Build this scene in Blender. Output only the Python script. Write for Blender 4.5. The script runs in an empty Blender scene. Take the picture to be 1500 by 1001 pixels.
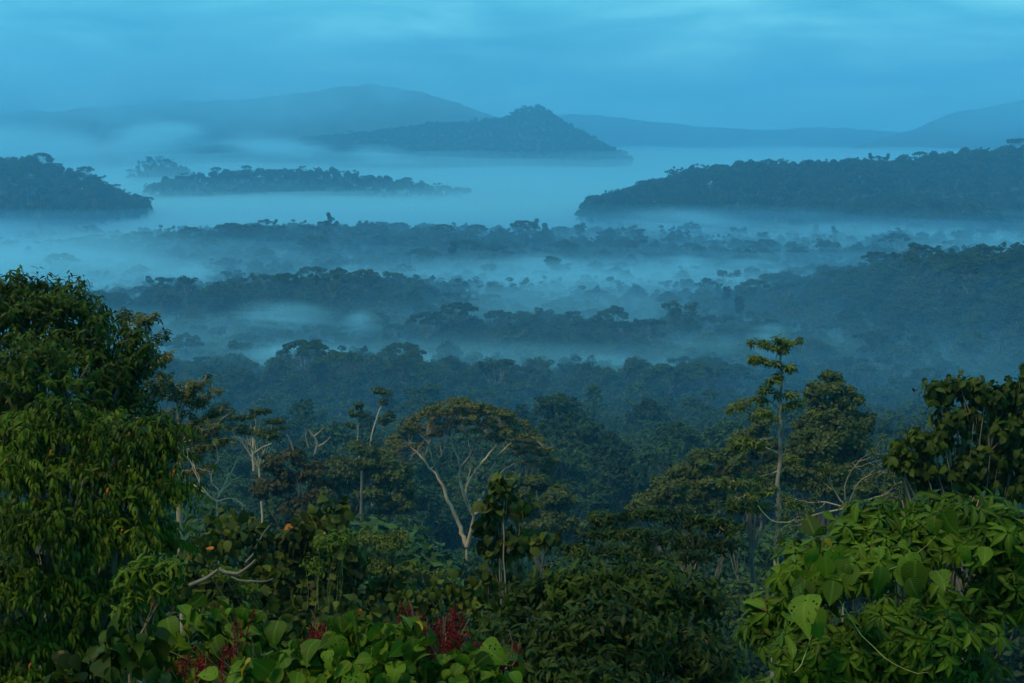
import bpy, math, random
import numpy as np
from mathutils import Vector, Matrix
R = math.radians
scene = bpy.context.scene
COL = scene.collection

# ------------------------------------------------------------------ camera, sky, sun, exposure
CAM_Z, PITCH, FPX = 150.0, 8.16, 2060.0          # lookout height above the valley floor, tilt, focal length in photo pixels
cam_data = bpy.data.cameras.new("camera"); cam = bpy.data.objects.new("camera", cam_data); COL.objects.link(cam)
cam_data.sensor_width = 36.0; cam_data.lens = 36.0 * FPX / 1500.0
cam_data.clip_start = 0.3; cam_data.clip_end = 40000
cam.location = (0, 0, CAM_Z); cam.rotation_euler = (R(90 - PITCH), 0, 0)
scene.camera = cam

SUN_DIR = Vector((-0.42, -0.34, 0.84)).normalized()    # towards the sun: behind the lookout, low, from the left
SUN_EL = math.asin(SUN_DIR.z); SUN_AZ = math.atan2(SUN_DIR.x, SUN_DIR.y)
world = bpy.data.worlds.new("World"); scene.world = world; world.use_nodes = True
wt = world.node_tree; wn, wl = wt.nodes, wt.links
for n in list(wn): wn.remove(n)
def node(nt, typ, **kw):
    n = nt.nodes.new(typ)
    for k, v in kw.items():
        if k.startswith("i_"):
            key = k[2:]; key = int(key) if key.isdigit() else key
            n.inputs[key].default_value = v
        else: setattr(n, k, v)
    return n
def ramp(nt, stops, interp="LINEAR"):
    n = nt.nodes.new("ShaderNodeValToRGB"); e = n.color_ramp.elements; n.color_ramp.interpolation = interp
    while len(e) < len(stops): e.new(0.5)
    for el, (p, c) in zip(e, stops): el.position = p; el.color = (*c, 1) if len(c) == 3 else c
    return n
def mixc(nt, blend, fac, a, b):
    n = nt.nodes.new("ShaderNodeMix"); n.data_type = "RGBA"; n.blend_type = blend
    for sock, v in ((n.inputs[0], fac), (n.inputs[6], a), (n.inputs[7], b)):
        if hasattr(v, "links"): nt.links.new(v, sock)
        elif isinstance(v, (int, float)): sock.default_value = v
        else: sock.default_value = (*v, 1)
    return n.outputs[2]
sky = node(wt, "ShaderNodeTexSky", sky_type="NISHITA", sun_disc=False, sun_elevation=SUN_EL, sun_rotation=SUN_AZ,
           air_density=1.0, dust_density=0.6, ozone_density=4.0)
co = node(wt, "ShaderNodeTexCoord")
mp = node(wt, "ShaderNodeMapping"); mp.inputs["Scale"].default_value = (3.0, 3.0, 15.0); mp.inputs["Rotation"].default_value = (0, R(13), 0)
wl.new(co.outputs["Generated"], mp.inputs["Vector"])
nz = node(wt, "ShaderNodeTexNoise", i_Scale=2.3, i_Detail=6.0, i_Roughness=0.52, i_Distortion=0.35); wl.new(mp.outputs[0], nz.inputs["Vector"])
cloud = ramp(wt, [(0.30, (1.0, 7.2, 9.6)), (0.50, (2.4, 11.0, 12.8)), (0.70, (5.2, 16.8, 17.0))]); wl.new(nz.outputs["Fac"], cloud.inputs[0])
SKY_K = dict(strength=0.080, deck=0.90)
out_c = mixc(wt, "MIX", SKY_K["deck"], sky.outputs[0], cloud.outputs[0])     # a nearly closed deck of blue dawn cloud
bg = node(wt, "ShaderNodeBackground", i_Strength=SKY_K["strength"]); wl.new(out_c, bg.inputs[0])
wo = node(wt, "ShaderNodeOutputWorld"); wl.new(bg.outputs[0], wo.inputs[0])

sun_data = bpy.data.lights.new("sun", "SUN"); sun_data.energy = 4.2; sun_data.angle = R(9); sun_data.color = (1.0, 0.80, 0.48)
sun = bpy.data.objects.new("sun", sun_data); COL.objects.link(sun)
sun.rotation_euler = SUN_DIR.to_track_quat("Z", "Y").to_euler(); sun.location = (-60, -60, 260)
vs = scene.view_settings; vs.view_transform = "Standard"; vs.look = "None"; vs.exposure = 0.0; vs.gamma = 1.0; vs.use_curve_mapping = False
cy = scene.cycles
cy.volume_bounces = 3; cy.max_bounces = 8; cy.diffuse_bounces = 3; cy.glossy_bounces = 2; cy.transmission_bounces = 4; cy.transparent_max_bounces = 8
cy.use_denoising = True; cy.volume_step_rate = 1.0; cy.volume_max_steps = 256; cy.caustics_reflective = False; cy.caustics_refractive = False

# ------------------------------------------------------------------ small helpers
_f = np.array([0, math.cos(R(PITCH)), -math.sin(R(PITCH))]); _u = np.array([0, math.sin(R(PITCH)), math.cos(R(PITCH))])
def at(px, py, d):
    """The real point that the photo shows at pixel (px, py), d metres ahead of the lookout."""
    v = _f + np.array([1.0, 0, 0]) * (px - 750) / FPX + _u * (500.5 - py) / FPX
    return np.array([0, 0, CAM_Z]) + v * (d / v[1])
def z_at(py, d): return at(750, py, d)[2]
def pix(p):
    p = np.asarray(p, float) - np.array([0, 0, CAM_Z]); f = p @ _f
    return 750 + FPX * p[..., 0] / f, 500.5 - FPX * (p @ _u) / f
def smooth(a, b, x): t = np.clip((x - a) / (b - a), 0, 1); return t * t * (3 - 2 * t)
def vnoise(x, y, seed=0):
    """Smooth value noise, 0..1."""
    xi, yi = np.floor(x).astype(np.int64), np.floor(y).astype(np.int64); fx, fy = x - xi, y - yi
    fx = fx * fx * (3 - 2 * fx); fy = fy * fy * (3 - 2 * fy)
    def h(a, b):
        n = (a * 374761393 + b * 668265263 + seed * 144665 + 1013904223) & 0x7fffffff
        n = ((n ^ (n >> 13)) * 1274126177) & 0x7fffffff
        return ((n ^ (n >> 16)) & 0xffff) / 65535.0
    a = h(xi, yi) * (1 - fx) + h(xi + 1, yi) * fx; b = h(xi, yi + 1) * (1 - fx) + h(xi + 1, yi + 1) * fx
    return a * (1 - fy) + b * fy
def fbm(x, y, seed=0, octv=4):
    s, a, t = 0, 1.0, 0
    for k in range(octv): s = s + a * vnoise(x * 2**k, y * 2**k, seed + k); t += a; a *= 0.5
    return s / t
def mesh_from(name, V, F, mats=(), mi=None, col=None, uv=None, smooth_sh=False):
    """One mesh from numpy arrays: V (n,3); F a list of (m,k) index arrays of tris or quads."""
    me = bpy.data.meshes.new(name)
    V = np.ascontiguousarray(V, np.float32); F = [np.asarray(f, np.int32) for f in F if len(f)]
    nl = sum(f.size for f in F); npol = sum(len(f) for f in F)
    me.vertices.add(len(V)); me.vertices.foreach_set("co", V.ravel())
    me.loops.add(nl); me.polygons.add(npol)
    lv = np.concatenate([f.ravel() for f in F]); me.loops.foreach_set("vertex_index", lv)
    sizes = np.concatenate([np.full(len(f), f.shape[1], np.int32) for f in F]); starts = np.concatenate([[0], np.cumsum(sizes)[:-1]]).astype(np.int32)
    me.polygons.foreach_set("loop_start", starts)
    for m in mats: me.materials.append(m)
    if mi is not None: me.polygons.foreach_set("material_index", np.asarray(mi, np.int32))
    if smooth_sh: me.polygons.foreach_set("use_smooth", np.ones(npol, bool))
    if col is not None:
        a = me.attributes.new("tint", "FLOAT", "POINT"); a.data.foreach_set("value", np.asarray(col, np.float32))
    if uv is not None:
        l = me.uv_layers.new(name="leaf"); l.uv.foreach_set("vector", np.asarray(uv, np.float32)[lv].ravel())
    me.update(calc_edges=True); me.validate(); return me
def link(name, me, parent=None, **props):
    o = bpy.data.objects.new(name, me); COL.objects.link(o)
    if parent is not None: o.parent = parent
    for k, v in props.items(): o[k] = v
    return o
def empty(name, loc, label, cat, group=None, rz=0.0, sc=1.0):
    o = bpy.data.objects.new(name, None); COL.objects.link(o); o.location = loc; o.rotation_euler = (0, 0, rz); o.scale = (sc, sc, sc)
    o.empty_display_size = 0.5; o["label"] = label; o["category"] = cat
    if group: o["group"] = group
    return o
def tubes(paths, sides=6):
    """Tapered tubes: a list of (points (n,3), radii (n,)) -> V, F."""
    VV, FF, off = [], [], 0
    for P, rad in paths:
        P = np.asarray(P, float); n = len(P); rad = np.asarray(rad, float)
        T = np.gradient(P, axis=0); T /= np.linalg.norm(T, axis=1)[:, None] + 1e-9
        ref = np.where(np.abs(T[:, 2:3]) > 0.9, [[1.0, 0, 0]], [[0, 0, 1.0]])
        A = np.cross(T, ref); A /= np.linalg.norm(A, axis=1)[:, None] + 1e-9; B = np.cross(T, A)
        th = np.linspace(0, 2 * math.pi, sides, endpoint=False)
        ring = P[:, None] + rad[:, None, None] * (A[:, None] * np.cos(th)[None, :, None] + B[:, None] * np.sin(th)[None, :, None])
        VV.append(ring.reshape(-1, 3)); i = np.arange(n - 1)[:, None] * sides; j = np.arange(sides)[None]; k = (j + 1) % sides
        FF.append((off + np.stack([i + j, i + k, i + sides + k, i + sides + j], -1)).reshape(-1, 4)); off += n * sides
    if not VV: return np.zeros((0, 3)), np.zeros((0, 4), int)
    return np.concatenate(VV), np.concatenate(FF)
def bend(a, b, rng, n=6, sag=0.0, wob=0.06, up=0.0):
    """A crooked line from a to b."""
    a, b = np.asarray(a, float), np.asarray(b, float); t = np.linspace(0, 1, n)[:, None]; L = np.linalg.norm(b - a)
    P = a + (b - a) * t; w = np.cumsum(rng.normal(0, 1, (n, 3)), 0); w -= w[0] + (w[-1] - w[0]) * t; P += w * wob * L / math.sqrt(n)
    P[:, 2] += (up * L - sag * L) * (t * (1 - t) * 4)[:, 0]
    return P

# ------------------------------------------------------------------ materials
def new_mat(name):
    m = bpy.data.materials.new(name); m.use_nodes = True; nt = m.node_tree
    for n in list(nt.nodes): nt.nodes.remove(n)
    return m, nt, node(nt, "ShaderNodeOutputMaterial")
def leaf_mat(name, dark, light, odd=None, rough=0.5, trans=0.3, vein=False, var=0.35, odd_at=0.94, spots=0.0):
    """Leaf: colour runs from old to young growth by a value kept per leaf, some trees greener than others; light passes through."""
    m, nt, out = new_mat(name); L = nt.links
    at_ = node(nt, "ShaderNodeAttribute", attribute_name="tint"); info = node(nt, "ShaderNodeObjectInfo")
    dark = [v * .72 for v in dark]; light = [v * .76 for v in light]
    stops = [(0.0, dark), (0.8, light)] + ([(odd_at, light), (odd_at + 0.02, odd)] if odd else [])
    r = ramp(nt, stops); L.new(at_.outputs["Fac"], r.inputs[0])
    tv = ramp(nt, [(0.0, (1 - var, 1 - var, 1 - var * .8)), (0.5, (1, 1, 1)), (0.85, (1 + var, 1 + var * .8, 1)), (1.0, (1 + 2 * var, 1 + .6 * var, 1 - var * .3))]); L.new(info.outputs["Random"], tv.inputs[0])
    c = mixc(nt, "MULTIPLY", 1.0, r.outputs[0], tv.outputs[0])
    if spots:                                                  # sprays of differing age, and dry brown blotches
        tc = node(nt, "ShaderNodeTexCoord"); n1 = node(nt, "ShaderNodeTexNoise", i_Scale=1.1, i_Detail=2.0); n2 = node(nt, "ShaderNodeTexNoise", i_Scale=spots, i_Detail=3.0)
        for q in (n1, n2): L.new(tc.outputs["Object"], q.inputs["Vector"])
        r1 = ramp(nt, [(0.36, (.55, .62, .62)), (0.64, (1.35, 1.22, 1.1))]); L.new(n1.outputs["Fac"], r1.inputs[0]); c = mixc(nt, "MULTIPLY", 1.0, c, r1.outputs[0])
        r2 = ramp(nt, [(0.655, (0, 0, 0)), (0.70, (1, 1, 1))]); L.new(n2.outputs["Fac"], r2.inputs[0]); bw = node(nt, "ShaderNodeRGBToBW"); L.new(r2.outputs[0], bw.inputs[0]); c = mixc(nt, "MIX", bw.outputs[0], c, (.075, .045, .012))
    p = node(nt, "ShaderNodeBsdfPrincipled", i_Roughness=rough); p.inputs["Specular IOR Level"].default_value = 0.07
    tr = node(nt, "ShaderNodeBsdfTranslucent")
    if vein:
        uv = node(nt, "ShaderNodeUVMap", uv_map="leaf"); sx = node(nt, "ShaderNodeSeparateXYZ"); L.new(uv.outputs[0], sx.inputs[0])
        ab = node(nt, "ShaderNodeMath", operation="ABSOLUTE"); L.new(sx.outputs[0], ab.inputs[0])
        # side veins: sine of (along - 0.6 * across); midrib: near zero across
        m1 = node(nt, "ShaderNodeMath", operation="MULTIPLY_ADD"); L.new(ab.outputs[0], m1.inputs[0]); m1.inputs[1].default_value = -0.55; L.new(sx.outputs[1], m1.inputs[2])
        m2 = node(nt, "ShaderNodeMath", operation="MULTIPLY", i_1=62.0); L.new(m1.outputs[0], m2.inputs[0])
        sn = node(nt, "ShaderNodeMath", operation="SINE"); L.new(m2.outputs[0], sn.inputs[0])
        bl = ramp(nt, [(0.0, (0, 0, 0)), (0.86, (.08, .08, .08)), (1.0, (1, 1, 1))]); mr = node(nt, "ShaderNodeMapRange", i_1=-1.0, i_2=1.0); L.new(sn.outputs[0], mr.inputs[0]); L.new(mr.outputs[0], bl.inputs[0])
        rb = ramp(nt, [(0.0, (1, 1, 1)), (0.035, (1, 1, 1)), (0.06, (0, 0, 0))]); L.new(ab.outputs[0], rb.inputs[0])
        mx = mixc(nt, "LIGHTEN", 1.0, bl.outputs[0], rb.outputs[0])
        hs = mixc(nt, "MIX", 1.0, c, [min(1, v * 1.9 + .012) for v in light]); vm = nt.nodes.new("ShaderNodeMix"); vm.data_type = "RGBA"
        f = node(nt, "ShaderNodeMath", operation="MULTIPLY", i_1=0.2); L.new(mx, f.inputs[0]); c0 = c
        L.new(f.outputs[0], vm.inputs[0]); L.new(c0, vm.inputs[6]); L.new(hs, vm.inputs[7]); c = vm.outputs[2]
        bp = node(nt, "ShaderNodeBump", i_Strength=0.5, i_Distance=0.004); bp.invert = True; L.new(mx, bp.inputs["Height"]); L.new(bp.outputs[0], p.inputs["Normal"])
    L.new(c, p.inputs["Base Color"]); tc = mixc(nt, "MULTIPLY", 1.0, c, (1.25, 1.25, 0.55)); L.new(tc, tr.inputs[0])
    ms = node(nt, "ShaderNodeMixShader", i_0=trans); L.new(p.outputs[0], ms.inputs[1]); L.new(tr.outputs[0], ms.inputs[2]); L.new(ms.outputs[0], out.inputs[0])
    return m
def bark_mat(name, a, b, scale=1.2):
    m, nt, out = new_mat(name); L = nt.links; tc = node(nt, "ShaderNodeTexCoord"); mp = node(nt, "ShaderNodeMapping"); mp.inputs["Scale"].default_value = (1, 1, .35)
    L.new(tc.outputs["Object"], mp.inputs[0]); nz = node(nt, "ShaderNodeTexNoise", i_Scale=scale, i_Detail=7.0, i_Roughness=0.65); L.new(mp.outputs[0], nz.inputs["Vector"])
    r = ramp(nt, [(0.34, a), (0.62, b)]); L.new(nz.outputs["Fac"], r.inputs[0]); p = node(nt, "ShaderNodeBsdfPrincipled", i_Roughness=0.85); L.new(r.outputs[0], p.inputs["Base Color"])
    bp = node(nt, "ShaderNodeBump", i_Strength=0.6, i_Distance=0.05); L.new(nz.outputs["Fac"], bp.inputs["Height"]); L.new(bp.outputs[0], p.inputs["Normal"]); L.new(p.outputs[0], out.inputs[0]); return m
M = {}
M["bark"] = bark_mat("bark_brown", (.05, .04, .03), (.14, .11, .08))
M["bark_pale"] = bark_mat("bark_pale", (.17, .115, .07), (.42, .315, .205), 0.8)
M["dead_wood"] = bark_mat("dead_wood", (.12, .080, .050), (.28, .20, .13), 1.5)
M["far_leaf"] = leaf_mat("canopy_leaf", (.014, .030, .010), (.034, .066, .018), rough=.6, trans=.15, var=.35)
M["bark_far"] = bark_mat("bark_canopy", (.05, .042, .032), (.13, .11, .085), 0.6)
# ------------------------------------------------------------------ the land: one sheet from the lookout's slope to the far ranges
BASE_Y = np.array([-400, 0, 10, 20, 50, 100, 150, 245, 300, 400, 500, 620, 760, 1000, 1600, 2400, 12000], float)
BASE_Z = np.array([165, 145, 143, 138.5, 122, 92, 76, 58, 49, 34, 20, 8, -6, -14, -14, -6, 0], float)
CAN = 24.0
# crest lines as the photo shows them (pixel pairs), at their distance, with front and back widths
CRESTS = [
    (640, 90, 110, CAN, [(-300, 560), (250, 562), (350, 556), (480, 552), (590, 548), (700, 560), (850, 572), (950, 566), (1050, 585), (1100, 598), (1250, 610), (1700, 615)]),
    (830, 60, 80, CAN, [(300, 540), (480, 510), (560, 498), (680, 480), (800, 478), (930, 482), (1020, 480), (1150, 500), (1300, 520)]),
    (1020, 110, 140, CAN, [(-300, 470), (150, 446), (300, 426), (420, 416), (560, 416), (640, 436), (720, 462), (860, 500)]),
    (980, 190, 200, CAN, [(900, 520), (980, 480), (1050, 458), (1150, 446), (1230, 428), (1330, 402), (1450, 384), (1550, 376), (1900, 365)]),
    (1660, 300, 170, CAN, [(-100, 450), (50, 430), (90, 368), (130, 358), (200, 354), (350, 344), (550, 342), (700, 348), (900, 354), (1100, 360), (1300, 356), (1500, 362), (1900, 360)]),
    (1900, 110, 140, CAN, [(950, 372), (1050, 352), (1130, 338), (1200, 322), (1270, 312), (1360, 308), (1430, 318), (1500, 334), (1600, 340), (1900, 345)]),
    (2350, 260, 300, CAN, [(680, 350), (720, 326), (820, 318), (850, 309), (900, 294), (950, 274), (1000, 262), (1060, 250), (1150, 244), (1250, 240), (1350, 237), (1420, 231), (1500, 221), (1700, 208), (2100, 200)]),
    (2300, 200, 260, CAN, [(-500, 215), (-200, 222), (0, 240), (60, 234), (110, 253), (150, 274), (180, 300), (215, 325)]),
    (3050, 120, 200, CAN, [(180, 290), (225, 270), (260, 260), (310, 253), (380, 249), (480, 250), (560, 263), (620, 272), (740, 281), (850, 300)]),
    (3700, 60, 120, CAN, [(170, 270), (192, 250), (212, 236), (232, 228), (252, 236), (280, 252), (305, 268)]),
    (4800, 420, 600, CAN, [(-100, 240), (200, 224), (330, 212), (430, 204), (550, 192), (640, 180), (700, 178), (735, 172), (752, 166), (772, 156), (792, 154), (808, 165), (830, 180), (880, 208), (940, 240), (1000, 260)]),
    (6500, 800, 700, 20, [(-900, 170), (-400, 160), (0, 158), (200, 150), (380, 136), (470, 124), (530, 115), (575, 119), (610, 127), (660, 142), (740, 170), (900, 214), (1000, 232)]),
    (7300, 700, 700, 20, [(1120, 236), (1230, 216), (1300, 196), (1360, 178), (1400, 160), (1450, 150), (1600, 120), (2200, 110)]),
    (9200, 500, 600, 10, [(-2000, 150), (700, 172), (850, 164), (950, 176), (1100, 188), (1200, 185), (1300, 190), (1500, 196), (3000, 190)]),
]
_crest = []
for D, wf, wb, can, pts in CRESTS:
    P = np.array([at(px, py, D) for px, py in pts]); _crest.append((D, wf, wb, P[:, 0], P[:, 2] - can))
def ground_z(x, y):
    x, y = np.broadcast_arrays(np.asarray(x, float), np.asarray(y, float))
    z = np.interp(y, BASE_Y, BASE_Z) + (fbm(x / 130, y / 130, 5) - .5) * 16 * smooth(150, 700, y) + (fbm(x / 35, y / 35, 9, 2) - .5) * 4 * smooth(30, 200, y)
    z = z + smooth(60, 260, np.abs(x) - .30 * y) * 12 * (1 - smooth(300, 700, y))
    for D, wf, wb, cx, cz in _crest:
        dy = y - D - (fbm(x / 260, x * 0 + D, 3, 3) - .5) * wf * .8
        h = np.interp(x, cx, cz); w = np.where(dy < 0, wf, wb); fall = np.exp(-(dy / w) ** 2)
        bump = (fbm(x / 140, y / 140, int(D), 3) - .5) * np.clip(h - 5, 0, 60) * .35 * (1 - fall ** 6)
        z = np.maximum(z, (h + 4) * fall - 4 + bump * fall)
    return z
def build_land():
    ny, nx = 560, 300
    t = np.linspace(0, 1, ny); ys = -120 + 30 * (np.exp(t * math.log(10500 / 30 + 1)) - 1)
    u = np.linspace(-1, 1, nx); u = np.sign(u) * (np.abs(u) ** 1.15)
    X = u[None] * (0.62 * np.maximum(ys, 0) + 160)[:, None]; Y = np.repeat(ys[:, None], nx, 1); Z = ground_z(X, Y)
    Z += (fbm(X / 40, Y / 40, 77, 3) - .5) * 26 * smooth(4200, 5200, Y)      # crowns too far to tell apart roughen the far slopes
    V = np.stack([X, Y, Z], -1).reshape(-1, 3); i = np.arange(ny - 1)[:, None] * nx + np.arange(nx - 1)[None]
    F = np.stack([i, i + 1, i + nx + 1, i + nx], -1).reshape(-1, 4)
    m, nt, out = new_mat("forest_floor"); L = nt.links; tc = node(nt, "ShaderNodeTexCoord"); nz = node(nt, "ShaderNodeTexNoise", i_Scale=0.09, i_Detail=8.0); L.new(tc.outputs["Object"], nz.inputs["Vector"])
    r = ramp(nt, [(0.35, (.016, .026, .012)), (0.65, (.035, .058, .022))]); L.new(nz.outputs["Fac"], r.inputs[0]); p = node(nt, "ShaderNodeBsdfPrincipled", i_Roughness=.95); p.inputs["Specular IOR Level"].default_value = 0.1
    L.new(r.outputs[0], p.inputs["Base Color"]); L.new(p.outputs[0], out.inputs[0])
    o = link("ground", mesh_from("ground", V, [F], [m], smooth_sh=True), kind="structure"); o["label"] = "forested valley floor rising to misty hills on the horizon"
build_land()
box = dict(x=9500, y0=-500, y1=11500, z0=-90, z1=640)

# ------------------------------------------------------------------ canopy tree models (shared by single trees and the far forest)
def rand_dirs(rng, n, up=None):
    v = rng.normal(0, 1, (n, 3)); v /= np.linalg.norm(v, axis=1)[:, None]
    if up is not None: v[:, 2] = np.where(v[:, 2] < up, -v[:, 2] * .6 + up * .2, v[:, 2]); v /= np.linalg.norm(v, axis=1)[:, None]
    return v
def leaf_cards(C, N, size, rng, fold=.25, aspect=.55, droop=.25):
    """Small bent leaf clumps (two triangles folded on a midrib) at points C facing N."""
    n = len(C); N = N / (np.linalg.norm(N, axis=1)[:, None] + 1e-9); t = np.cross(N, rng.normal(0, 1, (n, 3))); t /= np.linalg.norm(t, axis=1)[:, None] + 1e-9; t[:, 2] -= droop
    t /= np.linalg.norm(t, axis=1)[:, None]; s = np.cross(N, t); s /= np.linalg.norm(s, axis=1)[:, None] + 1e-9
    L = size * rng.uniform(.6, 1.3, n)[:, None]; W = L * aspect
    a = C - t * L * .5; b = C + t * L * .5 - N * L * fold * .5; l = C - s * W * .5 - N * W * fold; r = C + s * W * .5 - N * W * fold
    V = np.stack([a, r, b, l], 1).reshape(-1, 3); k = np.arange(n)[:, None] * 4
    F = np.concatenate([k + np.array([[0, 1, 2]]), k + np.array([[0, 2, 3]])], 1).reshape(-1, 3)
    return V, F
def lobe_cloud(rng, lobes, per, size, sub=10, gap=.0, jitter=.35, under=-.25):
    """Leaf points over a crown of lobes, each lobe knobbly with sub-lobes."""
    C, N, T = [], [], []
    for (c, r) in lobes:
        c, r = np.asarray(c, float), np.asarray(r, float)
        d = rand_dirs(rng, sub, under); sc = c + d * r * .62; sr = r[None] * rng.uniform(.34, .56, (sub, 1)); st = rng.uniform(0, 1, sub)
        if gap: keep = rng.uniform(0, 1, sub) > gap; sc, sr, st = sc[keep], sr[keep], st[keep]
        k = max(3, int(per / max(1, sub)))
        for j in range(len(sc)):
            dd = rand_dirs(rng, k, -.5); rad = 1 - np.abs(rng.normal(0, jitter, (k, 1))).clip(0, .9)
            p = sc[j] + dd * sr[j] * rad; C.append(p); nn = dd + .5 * (p - c) / r + rng.normal(0, .45, (k, 3)) + np.array([0, 0, .35]); N.append(nn)
            T.append(np.clip(st[j] * .45 + rng.uniform(0, .55, k), 0, 1))
    return np.concatenate(C), np.concatenate(N), np.concatenate(T)
def make_model(kind, seed, detail=1.0, leaf=1.0):
    """kind: dome, umbrella, tall, column, ragged, low. Returns trunk (V,F) and crown (V,F,tint), standing on z = 0."""
    rng = np.random.default_rng(seed); lobes = []; H = dict(dome=27, umbrella=34, tall=38, column=29, ragged=31, low=19)[kind] * rng.uniform(.92, 1.1); per = 330; gap = .06; sub = 13; size = 1.05 * leaf; tr = .30; under = -.85
    if kind == "dome":
        Rr = rng.uniform(7.0, 8.8); z0 = H - 10; tr = .3
        lobes = [((0, 0, z0 + 4.6), (Rr * .66, Rr * .66, 5.2))]
        for k in range(13):
            a = k * 2.4 + rng.uniform(-.3, .3); q = Rr * math.sqrt((k + 1.5) / 14) * rng.uniform(.72, .86); lobes.append(((q * math.cos(a), q * math.sin(a), z0 + 4.4 - 6.8 * (q / Rr) ** 2 + rng.uniform(-1.2, 1.6)), (Rr * .38, Rr * .38, rng.uniform(2.8, 3.8))))
    elif kind == "umbrella":
        Rr = rng.uniform(8.5, 11.5); n = 15; gap = .1; per = 330; under = -.4
        for k in range(n):
            a = k * 2.4 + rng.uniform(-.3, .3); q = Rr * math.sqrt((k + .4) / n); lobes.append(((q * math.cos(a), q * math.sin(a), H - 2.5 - 4.2 * (q / Rr) ** 2 + rng.uniform(-.8, .8)), (Rr * .30, Rr * .30, rng.uniform(1.5, 2.4))))
        tr = .5
    elif kind == "tall":
        Rr = rng.uniform(5.5, 7.5); n = 11; gap = .12; per = 300
        for k in range(n):
            a = k * 2.4; q = Rr * rng.uniform(.15, .72); lobes.append(((q * math.cos(a), q * math.sin(a), H - 2.5 - rng.uniform(0, 13)), (Rr * .42, Rr * .42, rng.uniform(1.8, 3.0))))
        tr = .42
    elif kind == "column":
        n = 11
        for k in range(n):
            a = k * 2.4; f = k / (n - 1); q = (1.4 + 4.6 * f ** .7) * rng.uniform(.5, 1); lobes.append(((q * math.cos(a), q * math.sin(a), H - 2.5 - 15 * f), (rng.uniform(2.6, 3.6),) * 2 + (rng.uniform(2.6, 3.4),)))
    elif kind == "ragged":
        Rr = rng.uniform(7, 9.5); n = 10; gap = .3; per = 260
        for k in range(n):
            a = k * 2.4 + rng.uniform(-.6, .6); q = Rr * rng.uniform(.2, 1.0); lobes.append(((q * math.cos(a), q * math.sin(a), H - 2 - rng.uniform(0, 9)), (rng.uniform(2, 3.2),) * 2 + (rng.uniform(1.3, 2.2),)))
        tr = .4
    else:
        Rr = rng.uniform(5.5, 7.5)
        for k in range(9):
            a = k * 2.4; f = k / 8; q = Rr * rng.uniform(.3, .75) * (f * .6 + .4); lobes.append(((q * math.cos(a), q * math.sin(a), H - 3.2 - 9 * f), (Rr * .5, Rr * .5, rng.uniform(3, 4))))
    C, N, T = lobe_cloud(rng, lobes, int(per * detail), size, sub, gap, .35, under)
    V, F = leaf_cards(C, N, size, rng); tint = np.repeat(T, 4)
    lean = rng.normal(0, .02, 2) * H; fork = np.array([lean[0] * .7, lean[1] * .7, H * (.62 if kind in ("umbrella", "tall", "ragged") else .5)])
    paths = [(bend((0, 0, -3), fork, rng, 7, wob=.02), np.linspace(tr * 1.35, tr * .8, 7))]
    for (c, r) in lobes:
        c = np.asarray(c, float); P = bend(fork - np.array([0, 0, rng.uniform(0, 2.5)]), c, rng, 6, wob=.05, sag=.12); paths.append((P, np.linspace(tr * .42, .05, 6)))
        for _ in range(3):
            e = c + rand_dirs(rng, 1, 0)[0] * np.asarray(r) * .8; paths.append((bend(P[rng.integers(2, 5)], e, rng, 4, wob=.06), np.linspace(.09, .03, 4)))
    TV, TF = tubes(paths, 6)
    return (TV, TF), (V, F, tint), H
KINDS = ["dome", "dome", "dome", "umbrella", "umbrella", "tall", "tall", "column", "column", "ragged", "ragged", "low", "low", "low"]
MODELS = []
for k, kind in enumerate(KINDS):
    (TV, TF), (V, F, tint), H = make_model(kind, 100 + k, 1.0)
    mt = mesh_from("canopy_trunk", TV, [TF], [M["bark_far"]], smooth_sh=True); mc = mesh_from("canopy_crown", V, [F], [M["far_leaf"]], col=tint)
    mj = mesh_from("canopy_tree", np.concatenate([V, TV]), [F, TF + len(V)], [M["far_leaf"], M["bark_far"]], mi=np.concatenate([np.zeros(len(F)), np.ones(len(TF))]), col=np.concatenate([tint, np.zeros(len(TV))]))
    MODELS.append((kind, mt, mc, mj, H))

# ------------------------------------------------------------------ where the forest trees stand
rng = np.random.default_rng(7)
def scatter():
    out = []
    for (y0, y1, sp) in ((105, 420, 9.0), (420, 1200, 10.0), (1200, 2000, 13.0), (2000, 3400, 15.0), (3400, 5300, 14.5)):
        xw = .43 * y1 + 60; nx, ny = int(2 * xw / sp), int((y1 - y0) / sp)
        gx, gy = np.meshgrid((np.arange(nx) + .5) * sp - xw, (np.arange(ny) + .5) * sp + y0); x = (gx + rng.uniform(-.45, .45, gx.shape) * sp).ravel(); y = (gy + rng.uniform(-.45, .45, gy.shape) * sp).ravel()
        k = np.abs(x) < .41 * y + 50
        out.append(np.stack([x[k], y[k]], 1))
    P = np.concatenate(out); z = ground_z(P[:, 0], P[:, 1]); P = np.column_stack([P, z])
    k = (P[:, 1] < 1950) | ((P[:, 1] < 4000) & (z + 26 > 34 + 34 * smooth(2200, 4200, P[:, 1]))) | (z > 66); return P[k]                 # far flats lie under the sea of mist
PTS = scatter()
n = len(PTS); u = rng.uniform(0, 1, n); IDX = np.empty(n, int)
grp = {"dome": [0, 1, 2], "umbrella": [3, 4], "tall": [5, 6], "column": [7, 8], "ragged": [9, 10], "low": [11, 12, 13]}
cut = np.array([.52, .55, .58, .61, .70, 1.0])
for lo, hi, key in zip(np.r_[0, cut[:-1]], cut, ("dome", "umbrella", "tall", "column", "ragged", "low")):
    s = (u >= lo) & (u < hi); IDX[s] = rng.choice(grp[key], s.sum())
_thin = np.isin(IDX, grp["tall"] + grp["column"]) & (PTS[:, 1] > 560) & (rng.uniform(0, 1, n) < .85); IDX[_thin] = rng.choice([0, 1, 2, 9, 10], _thin.sum())
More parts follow.
